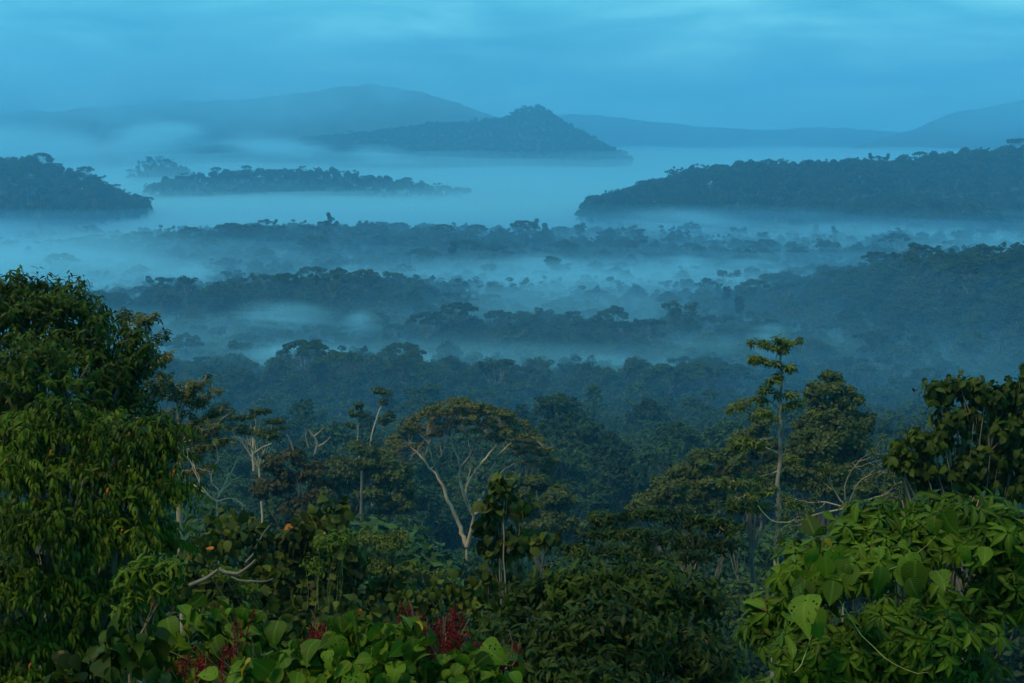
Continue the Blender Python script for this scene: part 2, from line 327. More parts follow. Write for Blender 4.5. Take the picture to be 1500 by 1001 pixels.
SCL = rng.uniform(.75, 1.08, n) * np.where(rng.uniform(0, 1, n) < .10, 1.18, 1) * (1 + .15 * smooth(700, 1700, PTS[:, 1])) * (1 - .22 * smooth(2600, 3600, PTS[:, 1])); MH = np.array([m[4] for m in MODELS])
px, py = pix(np.column_stack([PTS[:, :2], PTS[:, 2]])); d_ = PTS[:, 1]         # young growth nearest the lookout stays low
env = np.interp(px, [-100, 250, 330, 460, 560, 600, 780, 850, 900, 1000, 1150, 1300, 1600], [780, 750, 720, 725, 745, 800, 800, 795, 775, 790, 760, 760, 760]); env = np.where((d_ < 175) & (px > 560) & (px < 820), 838, env)
room = np.array([z_at(e, y) for e, y in zip(env, d_)]) - PTS[:, 2]; near = d_ < 300
SCL = np.where(near, np.minimum(SCL, room / MH[IDX]), SCL); ok = ~near | (SCL > .42); PTS, IDX, SCL, n = PTS[ok], IDX[ok], SCL[ok], int(ok.sum())
ROT = rng.uniform(0, 6.283, n)
# ------------------------------------------------------------------ near plants: leaves, sprigs, limbs
def _leaf(stations, fold=.18, curl=.22, wav=0.0):
    """A leaf along +Y: stations (y, half width); folded on the midrib, tip curling down."""
    V, UV, F = [], [], []
    for i, (y, w) in enumerate(stations):
        z = -curl * max(0, y) ** 2; e = wav * (1 if i % 2 else -1)
        V += [(-w, y + .04 * w, z + fold * w + e), (0, y, z), (w, y + .04 * w, z + fold * w + e)]; UV += [(-w, y), (0, y), (w, y)]
    for i in range(len(stations) - 1):
        a = 3 * i; F += [(a, a + 1, a + 4, a + 3), (a + 1, a + 2, a + 5, a + 4)]
    return np.array(V, float), np.array(F), np.array(UV, float)
BASES = {
    "ovate": _leaf([(0, .01), (.14, .09), (.34, .165), (.58, .165), (.80, .08), (.92, .025), (1, .003)], .24, .3),
    "lance": _leaf([(0, .01), (.2, .09), (.45, .135), (.72, .09), (1, .004)], .2, .3),
    "drip":  _leaf([(0, .01), (.12, .1), (.38, .165), (.66, .12), (.86, .04), (1, .003)], .25, .35),
    "heart": _leaf([(-.16, .20), (-.06, .36), (.10, .46), (.34, .45), (.60, .31), (.82, .13), (1, .004)], .10, .22, .012),
    "round": _leaf([(-.08, .16), (.06, .36), (.32, .45), (.62, .38), (.85, .2), (1, .01)], .14, .25, .01),
    "small": _leaf([(0, .02), (.4, .22), (1, .01)], .25, .25),
    "wide":  _leaf([(0, .03), (.3, .34), (.68, .3), (1, .02)], .15, .3),
}
VARIANTS = 4
def _vary(f, k):
    """The same leaf flat, curled, cupped or twisted."""
    v, fc, uv = f; v = v.copy(); y = v[:, 1].clip(0, 1)
    curl, cup, twist, bow = [(0, 0, 0, 0), (.28, .12, .25, .06), (-.12, .22, -.3, -.08), (.5, -.06, .12, .1)][k]
    v[:, 2] += -curl * y ** 2.2 + cup * np.abs(v[:, 0]); v[:, 0] += bow * np.sin(y * 3.1); v[:, 2] += twist * v[:, 0] * y; v[:, 1] = v[:, 1] * (1 - .12 * abs(curl) * y); return v, fc, uv
SHAPES = {n: [_vary(f, k) for k in range(VARIANTS)] for n, f in BASES.items()}
def unit(v): return v / (np.linalg.norm(v, axis=-1, keepdims=True) + 1e-9)
class Leaves:
    """Gathers leaves of one plant, then becomes one mesh."""
    def __init__(s, odd=.004): s.rng, s.odd = np.random.default_rng(5), odd; s.V, s.F, s.T, s.U, s.n = [], [], [], [], 0
    def add(s, shape, P, D, N, S, T):
        T = np.minimum(T, .9); T = np.where(s.rng.uniform(0, 1, len(T)) < s.odd, 1.0, T)       # now and then an old orange leaf
        S = np.broadcast_to(S, (len(P),)) * s.rng.uniform(.72, 1.12, len(P)); N = np.broadcast_to(N, P.shape) + s.rng.normal(0, .22, P.shape); D = np.broadcast_to(D, P.shape); w = s.rng.integers(0, VARIANTS, len(P))
        for k in range(VARIANTS):
            q = w == k
            if q.any(): s._add(SHAPES[shape][k], P[q], D[q], N[q], S[q], T[q])
    def _add(s, sh, P, D, N, S, T):
        v, f, uv = sh; D = unit(D); X = unit(np.cross(D, N)); Z = np.cross(X, D); W = P[:, None] + S[:, None, None] * (v[None, :, :1] * X[:, None] + v[None, :, 1:2] * D[:, None] + v[None, :, 2:] * Z[:, None])
        k = np.arange(len(P))[:, None, None] * len(v) + s.n; s.F.append((f[None] + k).reshape(-1, 4)); s.V.append(W.reshape(-1, 3)); s.T.append(np.repeat(T, len(v))); s.U.append(np.tile(uv, (len(P), 1))); s.n += len(P) * len(v)
    def mesh(s, name, mat, origin):
        if not s.n: return None
        return mesh_from(name, np.concatenate(s.V) - origin, [np.concatenate(s.F)], [mat], col=np.concatenate(s.T), uv=np.concatenate(s.U), smooth_sh=True)
DOWN = np.array([0, 0, -1.0])
def frames(A, rng):
    A = unit(A); B = unit(np.cross(A, rng.normal(0, 1, A.shape))); return A, B, np.cross(A, B)
def palmate(lv, C, A, size, rng, shape="ovate", k=6, droop=.35, T=None):
    """Leaflets radiating like the fingers of a hand from each shoot tip."""
    A, B, E = frames(A, rng); n = len(C); T = rng.uniform(0, 1, n) if T is None else T
    th0 = rng.uniform(0, 6.28, n); sz = size * rng.uniform(.65, 1.2, n)
    for j in range(k):
        th = th0 + 6.283 * j / k + rng.normal(0, .12, n); rad = B * np.cos(th)[:, None] + E * np.sin(th)[:, None]; el = rng.uniform(-.05, .5, (n, 1))
        D = rad * np.cos(el) + A * np.sin(el) + DOWN * droop * rng.uniform(.5, 1.4, (n, 1)); N = A * np.cos(el) - rad * np.sin(el)
        lv.add(shape, C + rad * .06 * size, D, N, sz * rng.uniform(.75, 1.1, n), np.clip(T + rng.normal(0, .12, n), 0, 1))
def pinnate(lv, C, A, L, size, rng, shape="drip", m=5, droop=.9, T=None):
    """Leaves in two combs hanging from a drooping twig."""
    n = len(C); T = rng.uniform(0, 1, n) if T is None else T; H = unit(A * np.array([1, 1, .35])); S = unit(np.cross(H, np.array([0, 0, 1.0])) + 1e-6); L = L * rng.uniform(.7, 1.25, (n, 1))
    for j in range(m):
        t = (j + .4) / m; P = C + H * L * t + DOWN * L * .55 * t * t; Tn = unit(H + DOWN * 1.1 * t)
        for sg in (-1, 1):
            D = S * sg * .55 + Tn * .45 + DOWN * droop * rng.uniform(.6, 1.2, (n, 1)); N = np.array([0, 0, .8]) + S * sg * .6 + H * .35 + rng.normal(0, .18, (n, 3))
            lv.add(shape, P, D, N, size * rng.uniform(.7, 1.15, n), np.clip(T + rng.normal(0, .13, n), 0, 1))
    lv.add(shape, C + H * L + DOWN * L * .55, H + DOWN * 1.3, H + np.array([0, 0, 1.0]), size * rng.uniform(.8, 1.2, n), T)
def alternate(lv, C, A, L, size, rng, shape="ovate", m=7, droop=.4, T=None):
    """Leaves set round a short twig."""
    A, B, E = frames(A, rng); n = len(C); T = rng.uniform(0, 1, n) if T is None else T
    for j in range(m):
        th = 2.4 * j + rng.normal(0, .3, n); rad = B * np.cos(th)[:, None] + E * np.sin(th)[:, None]
        D = rad * .85 + A * .45 + DOWN * droop * rng.uniform(.4, 1.5, (n, 1)); N = A * .8 - rad * .3 + np.array([0, 0, .55]) + rng.normal(0, .2, (n, 3))
        lv.add(shape, C + A * (L * ((j + .5) / m - .5)), D, N, size * rng.uniform(.6, 1.2, n), np.clip(T + rng.normal(0, .15, n), 0, 1))
def hanging(lv, C, A, size, rng, shape="heart", m=3, T=None):
    """Broad leaves shingled outward, tips down, blades to the light."""
    n = len(C); T = rng.uniform(0, 1, n) if T is None else T
    for j in range(m):
        o = rng.normal(0, .45, (n, 3)) * size; N = unit(A + np.array([0, 0, .6]) + rng.normal(0, .5, (n, 3))); D = DOWN * 1.0 + rng.normal(0, .65, (n, 3)) + A * .3
        lv.add(shape, C + o, D, N, size * rng.uniform(.4, 1.2, n), np.clip(T + rng.normal(0, .22, n), 0, 1))
def lobe_tips(rng, lobes, n, sub=9, inner=.25, front=True, under=-.35, knob=(.30, .5)):
    """Shoot tips over a crown of knobbly lobes: points, outward directions, a tint per bough. n: tips per square metre of lobe."""
    C, A, T = [], [], []
    for c, r in lobes:
        c, r = np.asarray(c, float), np.asarray(r, float); d = rand_dirs(rng, sub, under)
        if front: d[:, 1] = np.where(d[:, 1] > .45, -d[:, 1], d[:, 1])
        sc = np.vstack([c + d * r * .62, c[None]]); kk = rng.uniform(knob[0], knob[1], sub + 1); kk[-1] = .62; st = rng.uniform(0, 1, sub + 1); area = 4 * math.pi * (r[0] * r[2])
        for j in range(sub + 1):
            m = max(2, int(n * area * kk[j] ** 2 * .8)); dd = rand_dirs(rng, m, -.55); rad = np.where(rng.uniform(0, 1, (m, 1)) < inner, rng.uniform(.3, .8, (m, 1)), rng.uniform(.85, 1.08, (m, 1)))
            C.append(sc[j] + dd * r * kk[j] * rad); A.append(unit(dd + .4 * d[min(j, sub - 1)] + np.array([0, 0, .35]))); T.append(np.clip(st[j] * .5 + rng.uniform(0, .5, m), 0, 1))
    return np.concatenate(C), np.concatenate(A), np.concatenate(T)
def px_lobes(d, L):
    """Crown lobes given as the photo shows them: (px, py, half width px, half height px[, metres nearer or farther])."""
    out = []
    for l in L:
        dd = d + (l[4] if len(l) > 4 else 0); k = dd / FPX; out.append((at(l[0], l[1], dd), (l[2] * k, min(l[2], 1.3 * l[3]) * k, l[3] * k)))
    return out
def wood(base, lobes, rng, r0, sub=4, fork=.55, spread=None, multi=1):
    """Trunk and limbs that carry the lobes; a list with one (V, F) for each stem."""
    base = np.asarray(base, float); cen = np.mean([c for c, r in lobes], 0); out = []
    for q in range(multi):
        b = base + rng.normal(0, .25, 3) * (multi > 1) * np.array([1, 1, 0]); fk = b + (cen - b) * fork; fk[:2] = b[:2] + (cen[:2] - b[:2]) * fork * .7
        paths = [(bend(b - np.array([0, 0, .6]), fk, rng, 8, wob=.03), np.linspace(r0, r0 * .62, 8))]
        for i, (c, r) in enumerate(lobes):
            if i % multi != q: continue
            P = bend(fk, c, rng, 7, wob=.06, sag=.06); paths.append((P, np.linspace(r0 * .5, r0 * .12, 7)))
            for _ in range(sub):
                e = np.asarray(c) + rand_dirs(rng, 1, -.2)[0] * np.asarray(r) * .85; paths.append((bend(P[rng.integers(3, 6)], e, rng, 5, wob=.08), np.linspace(r0 * .16, r0 * .03 + .003, 5)))
        out.append(tubes(paths, 7))
    return out
def plant(name, label, cat, base, parts, group=None):
    """parts: list of (part name, mesh data builder taking the origin)."""
    base = np.asarray(base, float); e = empty(name, tuple(base), label, cat, group)
    for pn, fn in parts:
        got = fn(base)
        for me in got if isinstance(got, list) else [got]:
            if me is not None: link(pn, me, e)
    return e
def wood_part(VF, mat): return lambda o: [mesh_from("wood", v - o, [f], [mat], smooth_sh=True) for v, f in (VF if isinstance(VF, list) else [VF])]
def on_ground(px, d, dx=0):
    x = at(px, 500, d)[0] + dx; return np.array([x, d, float(ground_z(x, d))])
M["leaf_dark"] = leaf_mat("leaf_dark_green", (.012, .024, .003), (.056, .090, .008), (.16, .09, .02), rough=.42, trans=.3, var=.0, odd_at=.975, spots=9.0)
M["leaf_comb"] = leaf_mat("leaf_mid_green", (.010, .022, .002), (.084, .132, .007), (.30, .10, .02), rough=.45, trans=.35, var=.0, odd_at=.972, spots=11.0)
M["leaf_palm"] = leaf_mat("leaf_fresh_green", (.012, .028, .002), (.066, .122, .006), rough=.42, trans=.3, vein=True, var=.0, spots=12.0)
M["leaf_heart"] = leaf_mat("leaf_yellow_green", (.016, .038, .003), (.080, .142, .009), (.26, .17, .02), rough=.5, trans=.3, vein=True, var=.0, odd_at=.95, spots=13.0)
M["leaf_bush"] = leaf_mat("leaf_bush_green", (.009, .018, .003), (.034, .058, .006), (.13, .07, .02), rough=.45, trans=.28, var=.0, odd_at=.975, spots=9.0)
M["leaf_round"] = leaf_mat("leaf_round_green", (.016, .026, .005), (.070, .094, .014), (.30, .10, .02), rough=.5, trans=.28, var=.0, odd_at=.955, spots=8.0)
M["leaf_tree"] = leaf_mat("leaf_tree_green", (.030, .040, .009), (.080, .098, .020), (.20, .09, .02), rough=.5, trans=.25, var=.0, odd_at=.975)
M["leaf_olive"] = leaf_mat("leaf_olive", (.062, .064, .014), (.140, .134, .026), rough=.55, trans=.25, var=.0)
M["leaf_lime"] = leaf_mat("leaf_lime", (.040, .078, .007), (.110, .150, .012), (.32, .15, .02), rough=.5, trans=.35, var=.0, odd_at=.95)
M["leaf_lime_dark"] = leaf_mat("leaf_yellowish", (.040, .058, .010), (.105, .125, .018), (.34, .17, .02), rough=.5, trans=.3, var=.0, odd_at=.96)
M["leaf_tier"] = leaf_mat("leaf_sparse", (.036, .042, .012), (.095, .102, .024), (.20, .09, .02), rough=.5, trans=.3, var=.0, odd_at=.96)
M["leaf_tiered"] = leaf_mat("leaf_tier_green", (.032, .054, .008), (.120, .150, .020), (.30, .09, .02), rough=.5, trans=.3, var=.0, odd_at=.93)
M["bark_dead"] = bark_mat("bark_grey_brown", (.07, .055, .04), (.18, .145, .11), 1.5)
M["bark_spotted"] = bark_mat("bark_spotted", (.035, .028, .02), (.22, .18, .135), 5)
M["leaf_droop"] = leaf_mat("leaf_drooping_green", (.014, .026, .004), (.056, .086, .012), (.30, .13, .02), rough=.5, trans=.28, var=.0, odd_at=.955, spots=8.0)
M["leaf_brown"] = leaf_mat("leaf_brownish", (.030, .030, .012), (.070, .060, .022), rough=.55, trans=.25, var=.0)
M["petal"] = leaf_mat("petal_red", (.07, .006, .008), (.21, .020, .020), rough=.5, trans=.3, var=.0)
M["stem_red"] = bark_mat("stem_red_brown", (.10, .045, .025), (.24, .12, .06), 6)
# ------------------------------------------------------------------ the plants nearest the lookout
def big_left_tree():
    rng = np.random.default_rng(21); d = 25
    L = px_lobes(d, [(20, 470, 80, 66), (90, 448, 60, 46), (-70, 480, 110, 90), (125, 505, 70, 60), (172, 560, 56, 66), (60, 550, 100, 70, -1), (30, 425, 50, 26), (195, 600, 40, 50), (-20, 610, 130, 80), (120, 620, 90, 60), (60, 680, 130, 60), (200, 520, 24, 50), (148, 470, 22, 24)])
    C, A, T = lobe_tips(rng, L, 15, 12); lv = Leaves(); alternate(lv, C, A, .32, .165, rng, "drip", 7, .75, T)
    b = on_ground(40, d); plant("broad_tree", "big dense dark green tree with a rounded crown, behind the drooping-leaved tree", "tree", b, [("trunk", wood_part(wood(b, L, rng, .32), M["bark"])), ("crown", lambda o: lv.mesh("crown", M["leaf_dark"], o))])
big_left_tree()
def comb_tree():
    rng = np.random.default_rng(22); d = 16
    L = px_lobes(d, [(50, 640, 70, 40), (120, 625, 60, 36, .4), (175, 645, 60, 44), (232, 668, 40, 44), (110, 700, 70, 40, -.4), (10, 690, 70, 46, -.4), (200, 720, 60, 46, -.2), (250, 720, 28, 40), (70, 770, 90, 50, -.7), (-30, 770, 80, 60), (170, 790, 70, 50, -.4), (30, 860, 90, 54, -.8), (130, 870, 80, 54, -.5), (225, 800, 40, 50, .2), (-20, 950, 110, 60, -.8), (90, 950, 90, 54, -.6), (180, 940, 60, 60), (40, 1010, 120, 50, -1), (220, 880, 30, 60, .5), (235, 630, 22, 18), (85, 600, 30, 18)])
    C, A, T = lobe_tips(rng, L, 42, 15, inner=.35, knob=(.22, .38)); A[:, 1] -= .25; lv = Leaves(); B = unit(A + rng.normal(0, .35, A.shape)); pinnate(lv, C[::2], B[::2], .36, .11, rng, "drip", 6, .45, T[::2]); alternate(lv, C[1::2], B[1::2], .26, .12, rng, "ovate", 8, .4, T[1::2])
    b = on_ground(60, d); plant("drooping_tree", "bright green tree of drooping comb-like leaves filling the lower corner", "tree", b, [("trunk", wood_part(wood(b, L, rng, .2), M["bark"])), ("crown", lambda o: lv.mesh("crown", M["leaf_comb"], o))])
comb_tree()
def finger_shrub():
    rng = np.random.default_rng(23); d = 11
    L = px_lobes(d, [(1290, 820, 120, 80), (1420, 790, 110, 70), (1190, 850, 80, 70, .3), (1125, 920, 50, 60, .3), (1340, 930, 170, 100, -.3), (1480, 870, 80, 120), (1270, 762, 66, 40, .3), (1390, 745, 90, 34, .3), (1200, 960, 100, 80, -.2), (1470, 770, 50, 50, .2), (1330, 1010, 190, 70, -.4), (1130, 1010, 60, 50, -.2)])
    C, A, T = lobe_tips(rng, L, 30, 15, inner=.4, knob=(.22, .42)); A[:, 1] -= .4; A[:, 2] += .25; lv = Leaves(); palmate(lv, C, unit(A), .165, rng, "ovate", 5, .5, T)
    b = on_ground(1330, d); plant("finger_leaved_shrub", "big fresh green shrub with hand-shaped clusters of broad leaflets", "shrub", b, [("stem", wood_part(wood(b, L, rng, .07, multi=3, fork=.4), M["stem_red"])), ("foliage", lambda o: lv.mesh("foliage", M["leaf_palm"], o))])
    # a climber over it, its heart-shaped leaves nibbled by insects
    lv2 = Leaves(); pts = np.array([at(*p) for p in [(1165, 805, 10.4), (1185, 800, 10.3), (1160, 840, 10.2), (1228, 818, 10.1), (1215, 860, 10.0), (1200, 838, 10.1), (1380, 785, 10.2), (1368, 815, 10.1), (1240, 855, 10.0), (1175, 870, 10.0), (1380, 770, 10.2), (1195, 790, 10.4), (1330, 790, 10.3), (1260, 800, 10.2), (1150, 880, 10.1), (1345, 850, 10.0), (1420, 830, 10.1), (1310, 860, 10.0)]])
    hanging(lv2, pts, np.tile([[-.2, -.9, .4]], (len(pts), 1)), .21, rng, "heart", 2, np.clip(rng.uniform(.2, .9, len(pts)), 0, .9)); V = []
    for a, c in (((1230, 880, 10.2), (1360, 985, 9.9)), ((1160, 985, 10.0), (1200, 890, 10.3)), ((1210, 830, 10.4), (1380, 775, 10.4)), ((1165, 760, 11.2), (1110, 740, 11.5))): V.append((bend(at(*a), at(*c), rng, 9, sag=.22, wob=.03), np.linspace(.0045, .002, 9)))
    tv = [tubes([p], 5) for p in V]; plant("heart_leaved_climber", "climbing vine with nibbled heart-shaped leaves over the finger-leaved shrub", "vine", at(1230, 900, 10.2), [("stem", wood_part(tv, M["leaf_lime_stem"])), ("foliage", lambda o: lv2.mesh("foliage", M["leaf_nibbled"], o))])
def nibbled(name, src):
    """The heart leaf with round holes eaten through some of its blades."""
    m = M[src].copy(); m.name = name; nt = m.node_tree; L = nt.links; out = next(n for n in nt.nodes if n.type == "OUTPUT_MATERIAL"); sh = out.inputs[0].links[0].from_socket
    uv = node(nt, "ShaderNodeUVMap", uv_map="leaf"); at_ = node(nt, "ShaderNodeAttribute", attribute_name="tint"); cx = node(nt, "ShaderNodeCombineXYZ"); mu = node(nt, "ShaderNodeMath", operation="MULTIPLY", i_1=37.0); L.new(at_.outputs["Fac"], mu.inputs[0]); L.new(mu.outputs[0], cx.inputs[2])
    ad = node(nt, "ShaderNodeVectorMath", operation="ADD"); L.new(uv.outputs[0], ad.inputs[0]); L.new(cx.outputs[0], ad.inputs[1]); vo = node(nt, "ShaderNodeTexVoronoi", i_Scale=7.0); L.new(ad.outputs[0], vo.inputs["Vector"])
    c1 = node(nt, "ShaderNodeMath", operation="LESS_THAN", i_1=.26); L.new(vo.outputs["Distance"], c1.inputs[0]); c2 = node(nt, "ShaderNodeMath", operation="PINGPONG", i_1=.5); m7 = node(nt, "ShaderNodeMath", operation="MULTIPLY", i_1=7.0); L.new(at_.outputs["Fac"], m7.inputs[0]); L.new(m7.outputs[0], c2.inputs[0])
    c3 = node(nt, "ShaderNodeMath", operation="GREATER_THAN", i_1=.27); L.new(c2.outputs[0], c3.inputs[0]); m3 = node(nt, "ShaderNodeMath", operation="MULTIPLY"); L.new(c1.outputs[0], m3.inputs[0]); L.new(c3.outputs[0], m3.inputs[1])
    tr = node(nt, "ShaderNodeBsdfTransparent"); mx = node(nt, "ShaderNodeMixShader"); L.new(m3.outputs[0], mx.inputs[0]); L.new(sh, mx.inputs[1]); L.new(tr.outputs[0], mx.inputs[2]); L.new(mx.outputs[0], out.inputs[0]); M[name] = m
nibbled("leaf_nibbled", "leaf_heart"); M["leaf_lime_stem"] = bark_mat("stem_green", (.10, .12, .03), (.22, .22, .06), 8)
finger_shrub()
def heart_mound(name, label, seed, d, lob, size, mat, n=16, stem="leaf_lime_stem", m=3, base=None, cat="vine"):
    rng = np.random.default_rng(seed); L = px_lobes(d, lob); C, A, T = lobe_tips(rng, L, n, 9, inner=.2, knob=(.3, .55)); A[:, 1] -= .5; lv = Leaves(); hanging(lv, C, unit(A), size, rng, "heart", m, T)
    b = on_ground(base or lob[0][0], d); b[2] = min(b[2], min(c[2] for c, r in L) - .6)
    return plant(name, label, cat, b, [("stem", wood_part(wood(b, L, rng, .035, multi=2, sub=6), M[stem])), ("foliage", lambda o: lv.mesh("foliage", M[mat], o))])
heart_mound("vine_mound", "low mound of yellow-green vine with large holed heart-shaped leaves", 31, 10, [(520, 950, 62, 40), (570, 965, 80, 50), (460, 985, 80, 40), (640, 1000, 90, 44), (380, 1000, 60, 40), (720, 1015, 70, 34), (540, 1010, 120, 50), (690, 985, 34, 20)], .165, "leaf_nibbled", 24)
heart_mound("scrambling_vine", "dim green heart-leaved vine beside the thin red-stemmed sapling", 32, 11.5, [(300, 920, 50, 36), (260, 960, 50, 50), (330, 950, 50, 40), (360, 930, 40, 30), (300, 1000, 70, 40), (370, 985, 46, 36)], .17, "leaf_heart", 13)
heart_mound("creeping_vine", "few broad dim vine leaves at the foot of the drooping-leaved tree", 33, 10.5, [(172, 950, 18, 12), (208, 955, 14, 12), (120, 990, 30, 14)], .16, "leaf_bush", 7)
def red_sprays(label, seed, d, spots, n):
    """Hanging red tassels on thin stalks."""
    rng = np.random.default_rng(seed); lv = Leaves(); paths = []; stalks = []; base = on_ground(spots[0][0], d + .3); base[2] = at(spots[0][0], 1040, d)[2]
    for (px, py, w, h) in spots:
        k = d / FPX; c = at(px, py, d)
        for _ in range(int(n * w / 20)):
            p = c + np.array([rng.normal(0, w * k * .55), rng.normal(0, .18), rng.normal(0, h * k * .4)]); ln = rng.uniform(.09, .2); q = p + np.array([rng.normal(0, .02), rng.normal(0, .02), -ln]); stalks.append((np.array([p, (p + q) / 2 + rng.normal(0, .012, 3), q]), np.array([.003, .003, .002])))
            m = 14; t = rng.uniform(0, 1, (m, 1)); P = p + (q - p) * t; lv.add("small", P, rng.normal(0, 1, (m, 3)) + DOWN * 1.2, rng.normal(0, 1, (m, 3)), rng.uniform(.022, .04, m), rng.uniform(0, 1, m))
        for _ in range(3): paths.append((bend(base, c + rng.normal(0, .1, 3), rng, 6, wob=.05), np.linspace(.008, .003, 6)))
    sv, sf = tubes(stalks, 4); lv.F.append(sf + lv.n); lv.V.append(sv); lv.T.append(np.full(len(sv), .35)); lv.U.append(np.zeros((len(sv), 2))); lv.n += len(sv)
    plant("red_flowered_shrub", label, "shrub", base, [("stem", wood_part(tubes(paths, 4), M["stem_red"])), ("blossoms", lambda o: lv.mesh("blossoms", M["petal"], o))], "shrubs hung with red tassels")
red_sprays("dense cluster of red tassel flowers on the crest of the yellow-green vine mound", 41, 10.4, [(640, 925, 34, 26), (610, 930, 20, 20), (590, 905, 12, 14), (670, 935, 14, 16), (665, 905, 10, 10)], 34)
red_sprays("small bunch of red tassels where the vine mound meets the dark bushes", 42, 10.6, [(475, 922, 16, 14), (455, 932, 14, 10), (500, 918, 10, 8)], 30)
red_sprays("tall loose red tassels beside the dim scrambling vine", 43, 10.9, [(350, 915, 12, 22), (330, 950, 12, 14), (300, 968, 26, 12), (275, 972, 16, 10)], 15)
red_sprays("last few red tassels below the dark leafy bush", 44, 10.2, [(735, 965, 12, 8), (700, 952, 10, 8), (757, 962, 8, 8)], 24)
def bush(name, label, seed, d, lob, style, size, mat, n, r0=.06, stem="bark", cat="shrub", base=None, multi=3, L_=.3, m=7, droop=.4, shape="ovate", sub=9, inner=.25, wsub=4, extra=None, tname="stem", fname="foliage", fork=.45, knob=(.3, .5)):
    rng = np.random.default_rng(seed); L = px_lobes(d, lob); C, A, T = lobe_tips(rng, L, n, sub, inner=inner, knob=knob); lv = Leaves()
    if style == "alt": alternate(lv, C, A, L_, size, rng, shape, m, droop, T)
    elif style == "hand": palmate(lv, C, unit(A + np.array([0, -.2, .3])), size, rng, shape, m, droop, T)
    elif style == "comb": pinnate(lv, C, A, L_, size, rng, shape, m, droop, T)
    else: A[:, 1] -= .3; hanging(lv, C, unit(A), size, rng, shape, m, T)
    b = on_ground(base if base is not None else lob[0][0], d); b[2] = min(b[2], min(c[2] - r[2] for c, r in L) - .3)
    VF = wood(b, L, rng, r0, multi=multi, sub=wsub, fork=fork)
    if extra: VF += [tubes([p], 6) for p in extra(rng)]
    return plant(name, label, cat, b, [(tname, wood_part(VF, M[stem])), (fname, lambda o: lv.mesh(fname, M[mat], o))])
bush("leafy_bush", "dark leafy bush with drooping oval leaves, between the vine mound and the finger-leaved shrub", 51, 20, [(870, 850, 100, 46), (800, 890, 90, 52), (950, 870, 80, 60), (880, 930, 140, 70, -1), (1020, 900, 60, 60), (780, 960, 90, 60, -1), (980, 970, 110, 70, -1), (870, 1000, 150, 60, -2), (730, 910, 50, 40), (1050, 980, 50, 60), (760, 870, 40, 26)], "alt", .20, "leaf_bush", 13, L_=.3, droop=.55)
bush("broad_leaved_bush", "bush of big round leaves below the bare pale branches", 52, 34, [(480, 775, 44, 40), (440, 800, 50, 50), (340, 790, 56, 40), (300, 830, 50, 50), (400, 850, 100, 56), (510, 830, 36, 50), (470, 880, 70, 50), (320, 880, 80, 50, -1), (545, 890, 44, 50), (395, 920, 110, 50, -2), (260, 870, 50, 60), (590, 900, 60, 60), (500, 930, 80, 50, -2)], "hang", .27, "leaf_round", 8, shape="round", m=3, r0=.1, stem="bark", extra=lambda rng: [(bend(at(278, 858, 31), at(320, 835, 31), rng, 5), np.linspace(.05, .045, 5)), (bend(at(320, 835, 31), at(375, 820, 31), rng, 7, sag=.2), np.linspace(.05, .03, 7)), (bend(at(360, 824, 31), at(395, 770, 31), rng, 6), np.linspace(.03, .015, 6)), (bend(at(338, 845, 31), at(400, 848, 31), rng, 7, sag=.1), np.linspace(.03, .015, 7))])
bush("creeping_vine", "bright yellow-green creeper of tiny leaves draped on the round-leaved bush", 53, 32, [(480, 805, 30, 26), (465, 830, 24, 18), (330, 845, 34, 18), (500, 790, 16, 14), (360, 865, 20, 12)], "alt", .13, "leaf_lime", 22, shape="small", m=6, L_=.3, r0=.02, cat="vine", stem="leaf_lime_stem", multi=2)
def round_sapling():
    lob = [(735, 716, 14, 10), (726, 740, 16, 11), (756, 742, 14, 13), (712, 772, 10, 14), (742, 785, 18, 12), (722, 806, 18, 16), (760, 800, 16, 16), (690, 862, 40, 18), (740, 845, 40, 26), (640, 868, 36, 18), (800, 795, 20, 16), (700, 890, 70, 28), (620, 890, 50, 24)]
    bush("round_leaved_sapling", "sapling with big round leaves, a few orange, in front of the pale umbrella tree", 54, 30, lob, "hang", .25, "leaf_round", 5, shape="round", m=3, r0=.07, stem="bark_dead", multi=2, inner=.1, cat="tree", tname="trunk", fname="crown", base=742, extra=lambda rng: [(bend(at(741, 870, 29.5), at(739, 735, 29.8), rng, 9, wob=.04), np.linspace(.022, .012, 9))])
round_sapling()
bush("terraced_bush", "spreading bush with flat layers of fresh leaves and bare stems beneath", 55, 45, [(960, 755, 60, 13), (900, 765, 50, 14), (1020, 768, 56, 14), (870, 785, 40, 14), (940, 785, 70, 14, -1), (1060, 770, 36, 14), (990, 795, 70, 14, -1), (1050, 800, 44, 14), (900, 810, 60, 14, -2), (850, 808, 36, 16), (1080, 745, 36, 12, 2), (980, 820, 70, 14, -2)], "alt", .24, "leaf_bush", 9, L_=.25, droop=.3, r0=.08, stem="bark", multi=4, wsub=5, fork=.25)
bush("fine_leaved_shrub", "yellowish fine-leaved shrub at the foot of the dark trunk", 56, 62, [(570, 800, 34, 20), (545, 790, 26, 14), (590, 790, 18, 14), (560, 830, 44, 22), (600, 835, 40, 20), (530, 830, 30, 24), (640, 850, 34, 20)], "alt", .22, "leaf_lime_dark", 7, shape="small", m=8, L_=.5, r0=.08)
